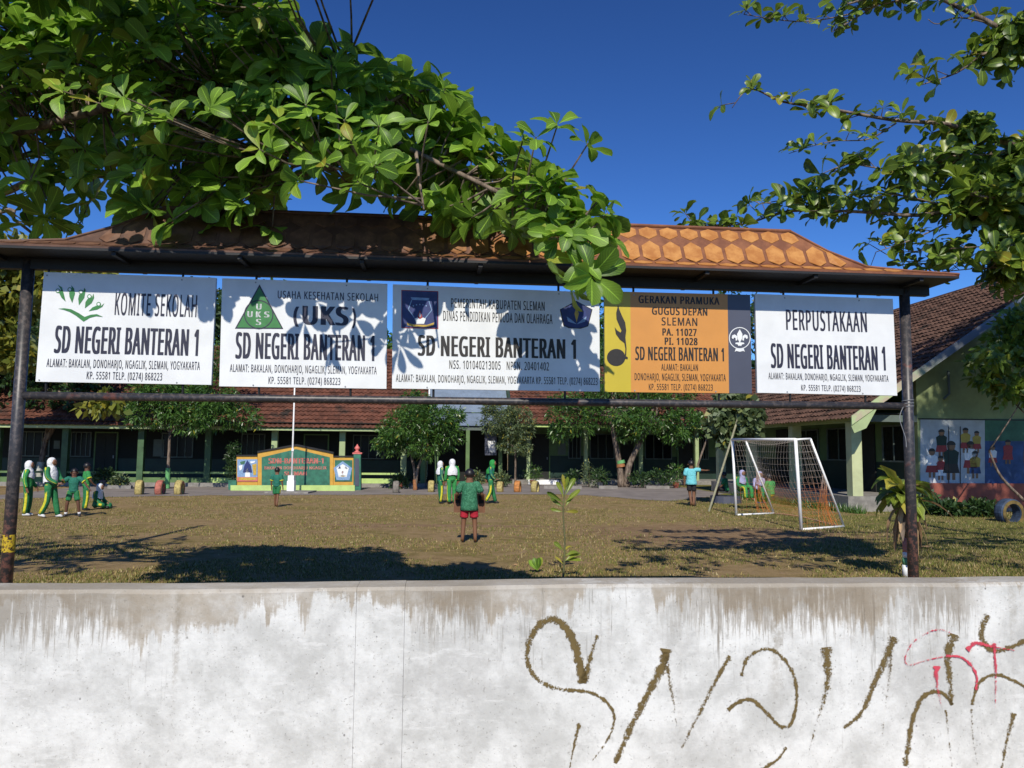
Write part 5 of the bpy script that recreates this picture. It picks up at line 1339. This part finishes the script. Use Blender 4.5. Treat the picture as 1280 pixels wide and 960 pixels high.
# ------------------------------------------------------------------ seedling and strap leaved plant near the wall
sb = grd(704, 722); 
sd_ = thing('seedling', sb, 'slender sapling with upright bright leaves just behind the wall', 'plant')
hS = at(706, 612, sb.y)
MB().tube(smoothpath([sb, at(706, 680, sb.y), at(704, 640, sb.y), hS]), [.014 - i * .0005 for i in range(16)], 6).build('stem', M_obark2, sd_)
ml = leaf_meshes(M_leafS, 'leaf')
def addleaf(root, p, d, nrm, L, wide=.8, k=0, ms=None, name='leaf'):
    o = link(name, (ms or ml)[k % 4], root); o.matrix_local = Matrix.Translation(-absloc(root)) @ leaf_matrix(Vector(p), Vector(d), Vector(nrm), L, wide); return o
rs = random.Random(3)
for x, y, dx, dz, L in ((706, 615, -.1, 1, .26), (706, 620, .45, .95, .33), (705, 622, -.45, .9, .26), (704, 628, -1, .75, .30), (706, 628, .8, .8, .30), (704, 634, -.6, .5, .24), (706, 634, .5, .9, .28), (704, 640, -.7, .2, .2), (706, 640, .8, .1, .2), (706, 612, .15, 1, .2), (705, 618, .05, .9, .24)):
    addleaf(sd_, at(x, y, sb.y), (dx * 1.2, rs.uniform(-.3, .3), dz), (rs.uniform(-.8, .8), -1, .3), L * .85, .42, rs.randrange(4))
for x, y, dx, dz, L in ((706, 695, 1, .45, .20), (704, 690, .9, .9, .15), (704, 688, -.9, .7, .16), (705, 700, 1, -.1, .22), (704, 705, -.5, .5, .14), (706, 702, .8, .6, .22)):
    addleaf(sd_, at(x, y, sb.y), (dx, rs.uniform(-.3, .3), dz), (rs.uniform(-.5, .5), -.6, .6), L, .6, rs.randrange(4))
q = grd(672, 716); p2 = thing('seedling', q, 'single small bright green leaf shoot left of the tall sapling', 'plant')
for k, (dx, dz) in enumerate(((-.3, 1), (.3, 1), (-.6, .7), (.1, .9))): addleaf(p2, q + Vector((0, 0, .03)), (dx, 0, dz), (0, -1, .2), .17, .7, k, leaf_meshes(M_leafL, 'leaf'))
pbp = grd(1133.5, 722); pz = lambda y: at(1133.5, y, pbp.y).z
sp_ = thing('fern_on_post', pbp, 'strap leaved plant with brown dead leaves on a pink and green banded post', 'plant')
for y0, y1, m_ in ((722, 706, M_wprint), (706, 697, M_tg), (697, 690, M_wprint), (690, 672, paint('dusty_pink_paint', (.48, .24, .24), .7, .2, 9)), (672, 640, M_bark)):
    x0 = at(1133.5, y0, pbp.y)
    MB().tube([Vector((x0.x - .01, pbp.y, max(0, pz(y0)))), Vector((x0.x - .012, pbp.y, pz(y1)))], .04, 10).build('painted_band' if y0 > 672 else 'stump', m_, sp_, smooth=True)
cr = at(1131, 632, pbp.y)
def strap(c, d0, L, w, mat, sagk, nm):
    V = []; U = []; P = c.copy(); d = d0.normalized(); n = 9; side = d.cross(Vector((0, 0, 1)))
    if side.length < .1: side = Vector((1, 0, 0))
    side.normalize(); side = (side + Vector((rs.uniform(-.3, .3), rs.uniform(-.3, .3), rs.uniform(-.5, .5)))).normalized()
    for i in range(n):
        t = i / (n - 1); ww = w * (math.sin(math.pi * min(1, t * .85 + .12)) ** .8) * .5 * (1 + .22 * math.sin(i * 2.3 + L * 40))
        up_ = side.cross(d).normalized()
        for s in (-1, 0, 1): V.append(P + side * ww * s + up_ * (abs(s) * ww * .35)); U.append((.5 + .5 * s, t))
        P = P + d * (L / (n - 1)); d = (d + Vector((0, 0, -sagk))).normalized()
    return mesh(nm, V, [(i * 3 + j, i * 3 + j + 1, i * 3 + j + 4, i * 3 + j + 3) for i in range(n - 1) for j in (0, 1)], mat, sp_, uv=U, smooth=True)
for k in range(34):
    a = k * 2.4; el = R(rs.uniform(-8, 70)); d = Vector((math.cos(a) * math.cos(el), math.sin(a) * math.cos(el), math.sin(el)))
    strap(cr + Vector((-.03, 0, rs.uniform(.02, .2))), d, rs.uniform(.32, .52), rs.uniform(.14, .20), M_leafS, rs.uniform(.12, .38), 'leaf')
for k in range(17):
    a = k * 2.4 + rs.uniform(0, 1); d = Vector((math.cos(a) * rs.uniform(.3, 1), math.sin(a) * .6 - .3, rs.uniform(-.9, .3)))
    strap(cr + Vector((-.03, 0, -.03)), d, rs.uniform(.35, .75), rs.uniform(.05, .095), M_dead if k % 3 else M_bark, rs.uniform(.25, .9), 'dead_leaf')
strap(cr + Vector((.1, -.05, .06)), Vector((1, -.2, .1)), .62, .08, M_dead, .2, 'dead_leaf'); strap(cr + Vector((0, 0, .2)), Vector((.9, -.1, .7)), .5, .08, M_dead, .3, 'dead_leaf')

# ================================================================== PEOPLE
M_skin = paint('brown_skin', (.20, .095, .05), .55, .08, 8, .05); M_skin2 = paint('dark_brown_skin', (.13, .06, .035), .55, .08, 8, .05)
M_hair = paint('black_hair', (.010, .008, .008), .45, .2, 30); M_hij = paint('white_cloth', (.76, .77, .78), .8, .08, 9, .9, 18)
M_gr = paint('green_track_cloth', (.015, .17, .055), .8, .15, 7, .9, 16); M_gr2 = paint('bright_green_cloth', (.03, .26, .06), .8, .15, 7, .9, 16); M_teal = paint('teal_cloth', (.012, .15, .10), .8, .15, 7, .9, 16)
M_yc = paint('yellow_cloth', (.62, .58, .03), .8, .1, 7, .9, 16); M_redc = paint('red_cloth', (.42, .012, .03), .8, .15, 7, .9, 16); M_cyan = paint('light_blue_cloth', (.16, .56, .62), .8, .08, 7, .9, 16)
M_blk = paint('black_cloth', (.012, .012, .015), .8, .1); M_shoe = paint('dark_shoe', (.02, .02, .025), .5, .2); M_wsock = paint('white_sock', (.65, .65, .65), .8, .1)
M_ghij = paint('green_cloth', (.02, .28, .05), .8, .1, 7, .9, 16); M_lav = paint('lavender_cloth', (.36, .35, .55), .8, .1, 7, .9, 16)
def patt():
    n = NT('dark_green_batik_cloth'); f = n.noise(28, 4, .7, dist=1.5); return n.done(n.bsdf(n.mix(n.step(f, .45, .6), (.012, .11, .05), (.06, .24, .13)), .8))
M_batik = patt()
DEF = dict(pelvis=(0, 0, .53), waist=(0, 0, .60), chest=(0, 0, .72), neck=(0, 0, .815), skull=(0, .006, .885), crown=(0, .0, .955),
           lsh=(-.1, 0, .775), lel=(-.135, -.01, .63), lwr=(-.145, .03, .50), lha=(-.145, .04, .455),
           rsh=(.1, 0, .775), rel=(.135, -.01, .63), rwr=(.145, .03, .50), rha=(.145, .04, .455),
           lhip=(-.052, 0, .50), lkn=(-.06, .012, .27), lan=(-.06, -.01, .045), lto=(-.063, .07, .018),
           rhip=(.052, 0, .50), rkn=(.06, .012, .27), ran=(.06, -.01, .045), rto=(.063, .07, .018))
RAD = dict(pelvis=.068, waist=.062, chest=.07, neck=.032, skull=.060, crown=.048, sh=.036, el=.026, wr=.019, ha=.021, hip=.052, kn=.036, an=.024, to=.022)
def person(px, py, H, rz, label, pose=None, top=None, bottom=None, short=False, hijab=None, hair=True, sleeve='short', stripe=None, shoes=None, sock=None, skin=None, lift=0., loc=None, capelen=.13, hem=0., trim=None):
    g = loc if loc is not None else grd(px, py)
    t = thing('person', g, label, 'person', 'school children in the yard', rz)
    J = {k: Vector(v) for k, v in DEF.items()}
    for k, v in (pose or {}).items(): J[k] = Vector(v)
    J = {k: v * H + Vector((0, 0, lift)) for k, v in J.items()}
    rad = lambda k: RAD.get(k, RAD.get(k[1:])) * H
    # --- body, one continuous skinned surface
    vs = []; es = []; rr = []
    def av(p, r): vs.append(tuple(p)); rr.append(r); return len(vs) - 1
    ix = {}
    for k in J: ix[k] = av(J[k], rad(k))
    for a, b in (('pelvis', 'waist'), ('waist', 'chest'), ('chest', 'neck'), ('neck', 'skull'), ('skull', 'crown')): es.append((ix[a], ix[b]))
    for s in 'lr':
        for a, b in (('chest', s + 'sh'), (s + 'sh', s + 'el'), (s + 'el', s + 'wr'), (s + 'wr', s + 'ha'), ('pelvis', s + 'hip'), (s + 'hip', s + 'kn'), (s + 'kn', s + 'an'), (s + 'an', s + 'to')): es.append((ix[a], ix[b]))
        d = (J[s + 'ha'] - J[s + 'wr']).normalized(); w = d.cross(Vector((0, 0, 1)))
        if w.length < .3: w = Vector((0, 1, 0))
        w.normalize()
        for q, (f, l) in enumerate(((-1.5, .030), (-.5, .036), (.5, .037), (1.5, .034))):
            k0 = av(J[s + 'ha'] + w * f * .0095 * H + d * .016 * H, .0062 * H); k1 = av(J[s + 'ha'] + w * f * .0115 * H + d * (l + .012) * H - Vector((0, 0, .004 * H)), .0052 * H)
            es += [(ix[s + 'ha'], k0), (k0, k1)]
        th = av(J[s + 'ha'] - w * .027 * H + d * .004 * H, .0062 * H); es.append((ix[s + 'wr'], th))
    me = bpy.data.meshes.new('b'); me.from_pydata(vs, es, [])
    o = bpy.data.objects.new('b', me); C.objects.link(o)
    md = o.modifiers.new('s', 'SKIN'); md.branch_smoothing = .6
    for i, sv in enumerate(me.skin_vertices[0].data): sv.radius = (rr[i], rr[i]); sv.use_root = (i == ix['pelvis'])
    o.modifiers.new('u', 'SUBSURF').levels = 1; bpy.context.view_layer.update()
    m2 = bpy.data.meshes.new_from_object(o.evaluated_get(bpy.context.evaluated_depsgraph_get())); bpy.data.objects.remove(o)
    m2.materials.clear(); m2.materials.append(skin or M_skin); m2.name = 'body'
    m2.polygons.foreach_set('use_smooth', [True] * len(m2.polygons)); link('body', m2, t)
    def tb(nm, pts, rads, mat, n=12): return MB().tube(smoothpath(pts, 3), [r for i in range(len(rads) - 1) for r in [tuple(np.array(rads[i]) * (1 - k / 3) + np.array(rads[i + 1]) * k / 3) for k in range(3)]] + [tuple(rads[-1])], n).build(nm, mat, t, local=True, smooth=True)
    h = H
    def add(mb, pts, rads, n=12): mb.tube(smoothpath(pts, 3), [r for i in range(len(rads) - 1) for r in [tuple(np.array(rads[i]) * (1 - k / 3) + np.array(rads[i + 1]) * k / 3) for k in range(3)]] + [tuple(rads[-1])], n)
    # face
    fc = J['skull']; fw = Vector((0, 1, 0))
    for s in (-1, 1): MB().tube([fc + Vector((s * .022 * h, .052 * h, .008 * h)), fc + Vector((s * .022 * h, .0585 * h, .008 * h))], .007 * h, 6).build('eye', M_hair, t, local=True)
    MB().tube([fc + Vector((0, .050 * h, .004 * h)), fc + Vector((0, .066 * h, -.014 * h)), fc + Vector((0, .052 * h, -.018 * h))], [.004 * h, .009 * h, .006 * h], 6).build('nose', skin or M_skin, t, local=True, smooth=True)
    MB().tube([fc + Vector((-.014 * h, .053 * h, -.034 * h)), fc + Vector((.014 * h, .053 * h, -.034 * h))], .0045 * h, 5).build('mouth', M_redw, t, local=True)
    if not hijab:
        for s in (-1, 1): MB().tube([fc + Vector((s * .055 * h, 0, -.012 * h)), fc + Vector((s * .068 * h, -.004 * h, .0)), fc + Vector((s * .058 * h, -.002 * h, .014 * h))], [.007 * h, .010 * h, .006 * h], 6).build('ear', skin or M_skin, t, local=True, smooth=True)
        if hair:
            hm = MB(); V = []; 
            nu, nv = 16, 9
            for j in range(nv):
                ph = math.pi * (.0 + .62 * j / (nv - 1))
                for i in range(nu):
                    a = 2 * math.pi * i / nu; f = math.sin(a)       # front where f>0
                    pp = ph * (1 - .33 * max(0, f)) * (1.06 if f < 0 else 1)
                    rx, ry, rz_ = .066 * h, .070 * h, .072 * h
                    V.append(fc + Vector((rx * math.sin(pp) * math.cos(a), ry * math.sin(pp) * math.sin(a) - .008 * h, rz_ * math.cos(pp) + .026 * h)))
            mesh('hair', V, [(j * nu + i, j * nu + (i + 1) % nu, (j + 1) * nu + (i + 1) % nu, (j + 1) * nu + i) for j in range(nv - 1) for i in range(nu)], M_hair, t, local=True, smooth=True)
    else:
        V = []; nu = 20; C0 = fc; ch = J['chest']; sh_ = (J['lsh'] + J['rsh']) / 2
        prof_ = [(.0, .082, 0), (.030, .076, 0), (.052, .058, 0), (.066, .030, 0), (.069, .0, 0), (.067, -.035, 0), (.058, -.065, 0), (.072, -.092, .3), (.098, -.116, .7), (.116, -.15, 1), (.122, -.13 - capelen * .5, 1), (.118, -.10 - capelen, 1)]
        for j, (r, z, w_) in enumerate(prof_):
            base = C0.lerp(Vector((sh_.x, sh_.y, C0.z)), w_)
            for i in range(nu):
                a = 2 * math.pi * i / nu; f = math.sin(a)
                ry = r * (.78 if w_ > .5 else 1.05); sy = -.010
                if 1 <= j <= 6 and f > .45: ry *= (.80 if j < 6 else .95)     # face opening: cloth sits behind the face plane
                zz = z + (.012 * math.sin(a * 3) if j > 9 else 0) + (.05 * (1 - abs(f)) * (j > 9) * .6)
                V.append(base + Vector((r * math.cos(a) * h, (ry * f + sy) * h, zz * h)))
        mesh('headscarf', V, [(j * nu + i, (j + 1) * nu + i, (j + 1) * nu + (i + 1) % nu, j * nu + (i + 1) % nu) for j in range(len(prof_) - 1) for i in range(nu)], hijab, t, local=True, smooth=True)
        MB().tube([fc + Vector((0, .015 * h, -.002 * h)), fc + Vector((0, .052 * h, -.002 * h)), fc + Vector((0, .060 * h, -.002 * h))], [(.048 * h, .054 * h), (.044 * h, .050 * h), (.026 * h, .032 * h)], 12).build('face', skin or M_skin, t, local=True, smooth=True)
    # shirt
    sm = MB()
    add(sm, [J['pelvis'] - (J['waist'] - J['pelvis']) * (.35 + hem), J['waist'], J['chest'], J['chest'].lerp(J['neck'], .62), J['neck'] - (J['neck'] - J['chest']) * .12],
        [((.094 + .030 * (hem > 0)) * h, (.072 + .022 * (hem > 0)) * h), ((.085 + .020 * (hem > 0)) * h, (.066 + .012 * (hem > 0)) * h), (.104 * h, .068 * h), (.082 * h, .055 * h), (.040 * h, .038 * h)], 16)
    for s in 'lr':
        e = J[s + 'wr'] if sleeve == 'long' else J[s + 'sh'].lerp(J[s + 'el'], .85)
        if sleeve == 'long': add(sm, [J['chest'].lerp(J[s + 'sh'], .6), J[s + 'sh'], J[s + 'el'], e], [(.04 * h,) * 2, (.047 * h,) * 2, (.036 * h,) * 2, (.028 * h,) * 2], 10)
        else: add(sm, [J['chest'].lerp(J[s + 'sh'], .6), J[s + 'sh'], e], [(.04 * h,) * 2, (.047 * h,) * 2, (.046 * h,) * 2], 10)
    sm.build('shirt', top, t, local=True, smooth=True)
    if trim:
        for s in 'lr':
            if sleeve != 'long':
                e = J[s + 'sh'].lerp(J[s + 'el'], .87); e2 = J[s + 'sh'].lerp(J[s + 'el'], .74); MB().tube([e2, e], [.049 * h, .049 * h], 10).build('sleeve_trim', trim, t, local=True, smooth=True)
        MB().tube([J['neck'] - Vector((0, 0, .018 * h)), J['neck'] - Vector((0, 0, .004 * h))], [(.046 * h, .043 * h), (.040 * h, .038 * h)], 12).build('collar', trim, t, local=True, smooth=True)
    # trousers / shorts
    tm = MB()
    add(tm, [J['waist'].lerp(J['pelvis'], .5), J['pelvis'], (J['lhip'] + J['rhip']) / 2 - Vector((0, 0, .02 * h))], [(.084 * h, .064 * h), (.09 * h, .068 * h), (.082 * h, .062 * h)], 14)
    for s in 'lr':
        if short: k_ = J[s + 'hip'].lerp(J[s + 'kn'], .72); add(tm, [J[s + 'hip'] + Vector((0, 0, .02 * h)), J[s + 'hip'].lerp(J[s + 'kn'], .4), k_], [(.056 * h,) * 2, (.057 * h,) * 2, (.056 * h,) * 2], 12)
        else: add(tm, [J[s + 'hip'] + Vector((0, 0, .02 * h)), J[s + 'kn'], J[s + 'an'] + Vector((0, 0, .0))], [(.058 * h,) * 2, (.046 * h,) * 2, (.038 * h,) * 2], 12)
    tm.build('shorts' if short else 'trousers', bottom, t, local=True, smooth=True)
    if stripe:
        for s, sg in (('l', -1), ('r', 1)):
            o_ = Vector((sg, 0, 0))
            k1 = J[s + 'hip'].lerp(J[s + 'kn'], .72) if short else J[s + 'kn']
            pts = [J[s + 'hip'] + Vector((sg * .040 * h, 0, .03 * h)), k1 + Vector((sg * (.046 if short else .034) * h, 0, 0))] + ([] if short else [J[s + 'an'] + Vector((sg * .026 * h, 0, .01 * h))])
            MB().tube(smoothpath(pts, 3), [(.014 * h, .026 * h)] * (3 * (len(pts) - 1) + 1), 8).build('stripe', stripe, t, local=True, smooth=True)
            if sleeve == 'long':
                MB().tube(smoothpath([J[s + 'sh'] + Vector((sg * .03 * h, 0, .03 * h)), J[s + 'el'] + Vector((sg * .022 * h, 0, 0)), J[s + 'wr'] + Vector((sg * .016 * h, 0, 0))], 3), .014 * h, 6).build('stripe', stripe, t, local=True, smooth=True)
    if shoes:
        for s in 'lr':
            MB().tube([J[s + 'an'] + Vector((0, -.03 * h, -.018 * h)), J[s + 'an'] + Vector((0, 0, -.012 * h)), J[s + 'to'].lerp(J[s + 'an'], .3) + Vector((0, 0, .004 * h)), J[s + 'to'] + Vector((0, .012 * h, 0))], [(.022 * h, .020 * h), (.030 * h, .028 * h), (.030 * h, .022 * h), (.018 * h, .012 * h)], 10).build('shoe', shoes, t, local=True, smooth=True)
    if sock:
        for s in 'lr': MB().tube([J[s + 'an'] + Vector((0, 0, .005 * h)), J[s + 'an'].lerp(J[s + 'kn'], .22)], .03 * h, 10).build('sock', sock, t, local=True, smooth=True)
    return t
def hgt(px, py_top, py_foot):
    g = grd(px, py_foot); return at(px, py_top, g.y).z
RIGHT, AWAY, LEFT_, FRONT = R(-90), 0., R(90), R(180)
stride = lambda a: dict(lkn=(-.06, .05 * a, .27), lan=(-.06, .11 * a, .045), lto=(-.063, .18 * a, .018), rkn=(.06, -.0, .27), ran=(.06, -.10 * a, .06), rto=(.063, -.03 * a, .02))
sW = stride(1.0)
person(33, 645, hgt(33, 573, 645), RIGHT + .2, 'girl in white headscarf and green tracksuit standing nearest the left post', dict(lwr=(-.13, .08, .50), lha=(-.12, .10, .46)), M_gr2, M_gr, hijab=M_hij, sleeve='long', stripe=M_yc, shoes=M_wsock)
person(61, 647, hgt(61, 569, 647), RIGHT - .15, 'tall girl in long white headscarf and yellow striped trousers holding the arm of a boy', dict(sW, rel=(.14, .06, .64), rwr=(.10, .20, .55), rha=(.08, .245, .545), lel=(-.13, .05, .64), lwr=(-.08, .14, .60), lha=(-.05, .17, .60)), M_gr, M_gr, hijab=M_hij, sleeve='long', stripe=M_yc, shoes=M_wsock, capelen=.24)
person(90, 646, hgt(90, 584, 646), FRONT + .35, 'boy in green shirt and shorts with both arms stretched out, held by the tall girl', dict(lel=(-.20, .03, .69), lwr=(-.27, .05, .58), lha=(-.30, .06, .55), rel=(.20, .04, .70), rwr=(.31, .08, .60), rha=(.345, .09, .58), lkn=(-.10, .03, .27), lan=(-.13, 0, .045), lto=(-.14, .07, .018), rkn=(.10, .01, .27), ran=(.12, -.02, .045), rto=(.13, .05, .018)), M_teal, M_gr, short=True, stripe=M_yc, shoes=M_shoe, sock=M_wsock, trim=M_yc, skin=M_skin2)
person(106, 638, hgt(106, 577, 638), RIGHT + .9 - .2, 'child in bright green shirt and yellow striped trousers standing behind the outstretched boy', dict(rel=(.15, .03, .64), rwr=(.13, .10, .54), rha=(.12, .14, .52)), M_gr2, M_gr, stripe=M_yc, shoes=M_shoe, skin=M_skin2, trim=M_yc)
SIT = dict(pelvis=(0, 0, .08), waist=(0, .01, .15), chest=(0, .03, .27), neck=(0, .05, .365), skull=(0, .066, .435), crown=(0, .062, .505), lsh=(-.1, .03, .325), rsh=(.1, .03, .325), lel=(-.14, .06, .19), rel=(.14, .06, .19), lwr=(-.11, .16, .12), rwr=(.11, .16, .12), lha=(-.10, .2, .09), rha=(.10, .2, .09),
           lhip=(-.055, .02, .075), rhip=(.055, .02, .075), lkn=(-.15, .20, .07), rkn=(.15, .20, .09), lan=(.0, .24, .045), ran=(-.01, .15, .04), lto=(.07, .25, .03), rto=(-.07, .16, .03))
person(120, 636, 1.28, RIGHT, 'girl in white headscarf sitting on the grass beside the standing group', SIT, M_gr, M_gr, hijab=M_hij, sleeve='long', stripe=M_yc, shoes=M_shoe)
person(345, 634, hgt(345, 583, 634), AWAY - .1, 'boy in green shirt with yellow cuffs and green shorts walking towards the school sign', dict(lkn=(-.045, .03, .27), lan=(-.05, .06, .05), lto=(-.05, .12, .03), rkn=(.04, -.01, .27), ran=(.035, -.05, .05), rto=(.035, .02, .02)), M_teal, M_gr, short=True, stripe=M_yc, trim=M_yc)
person(550, 629.5, hgt(550, 574, 629.5), RIGHT + .35, 'girl in white headscarf and teal top, left one of the pair in mid field', dict(lan=(-.06, .04, .045), lto=(-.06, .11, .018)), M_teal, M_gr, hijab=M_hij, sleeve='long', stripe=M_yc, shoes=M_shoe)
person(564.5, 630, hgt(564.5, 571.5, 630), AWAY + .35, 'girl in white headscarf and bright green suit, right of the pair in mid field', None, M_gr2, M_gr2, hijab=M_hij, sleeve='long', stripe=M_yc, capelen=.17)
H_I = hgt(586, 584, 678.5)
bI = person(586, 678.5, H_I, AWAY, 'barefoot boy in dark green patterned shirt and red shorts seen from behind', dict(lel=(-.165, -.02, .65), rel=(.165, -.02, .65), lwr=(-.185, .11, .575), rwr=(.185, .11, .575), lha=(-.175, .15, .57), rha=(.175, .15, .57), lkn=(-.075, .01, .27), lan=(-.085, -.01, .045), lto=(-.09, .06, .018), rkn=(.075, .01, .27), ran=(.085, -.01, .045), rto=(.09, .06, .018)), M_batik, M_redc, short=True, hem=1.1)
gI = grd(586, 678.5)
bd = thing('brown_board', gI + Vector((0, .19, .4)), 'wide brown board held at waist height by the barefoot boy', 'board')
M_card = paint('brown_translucent_board', (.17, .075, .035), .6, .2, 6)
yb = gI.y + .165 * H_I + .012
MB().lbox(gI.x - .285, gI.x + .265, yb, yb + .012, .50, .83).build('sheet', M_card, bd)
MB().lbox(gI.x - .26, gI.x - .18, yb - .004, yb, .66, .80).build('hand_hole', M_blk, bd); MB().lbox(gI.x + .16, gI.x + .24, yb - .004, yb, .66, .80).build('hand_hole', M_blk, bd)
person(613, 629.5, hgt(613, 572.5, 629.5), RIGHT, 'girl in green headscarf striding to the right with arms forward', dict(sW, rel=(.12, .02, .63), rwr=(.10, .10, .54), rha=(.09, .145, .535), lel=(-.13, -.07, .65), lwr=(-.14, -.10, .53), lha=(-.14, -.10, .49), chest=(0, .02, .72), neck=(0, .035, .815), skull=(0, .05, .885), crown=(0, .045, .955)), M_teal, M_gr, hijab=M_ghij, sleeve='long', stripe=M_yc, shoes=M_shoe)
person(864.5, 633, hgt(864.5, 574, 633), AWAY, 'boy in light blue shirt and black shorts reaching out towards a friend near the goal', dict(rel=(.21, .04, .77), rwr=(.33, .10, .76), rha=(.375, .12, .765), lel=(-.14, 0, .63), lkn=(-.03, .02, .28), lan=(-.01, -.02, .06), lto=(-.01, .05, .02), rkn=(.05, .01, .27), ran=(.035, -.03, .045), rto=(.035, .05, .018)), M_cyan, M_blk, short=True, hem=.6)
SITH = dict(SIT, lkn=(-.08, .24, .12), rkn=(.08, .24, .12), lan=(-.08, .27, -.12), ran=(.08, .27, -.12), lto=(-.08, .34, -.15), rto=(.08, .34, -.15))
def seatloc(px, py, Y): p = at(px, py, Y); return Vector((p.x, p.y, 0)), p.z
for px, py, Y, rz, lb_, kw in ((908, 612, 24.5, RIGHT + 2.6, 'child in dark green sitting under the young tree, hand towards the boy in blue', dict(top=M_gr, bottom=M_blk, short=True, skin=M_skin)),
                               (926, 611, 22.2, FRONT + .4, 'child in white scarf sitting on the verandah edge behind the left goal post', dict(top=M_gr, bottom=M_gr2, hijab=M_lav, sleeve='long', stripe=M_yc)),
                               (948, 613, 22.0, FRONT + .3, 'child in lavender scarf sitting on the verandah edge behind the net', dict(top=M_lav, bottom=M_gr, hijab=M_lav, sleeve='long')),
                               (964, 617, 21.8, RIGHT + 2.1, 'child in yellow and green trousers sitting behind the net, legs stretched out', dict(top=M_gr2, bottom=M_yc, sleeve='long', shoes=M_wsock))):
    l, z = seatloc(px, py, Y); pose = dict(SITH)
    person(px, py, 1.25, rz, lb_, pose, loc=l, lift=max(.25, z - .1), **kw)
# plant box / low seat for the child under the tree
p = at(908, 622, 24.5); MB_ = thing('concrete_planter', (p.x, p.y, 0), 'low round concrete planter around the young tree with a child sitting on it', 'planter')
MB().tube([Vector((p.x, p.y + .1, 0)), Vector((p.x, p.y + .1, .22))], [.5, .48], 16).build('rim', M_slate, MB_)
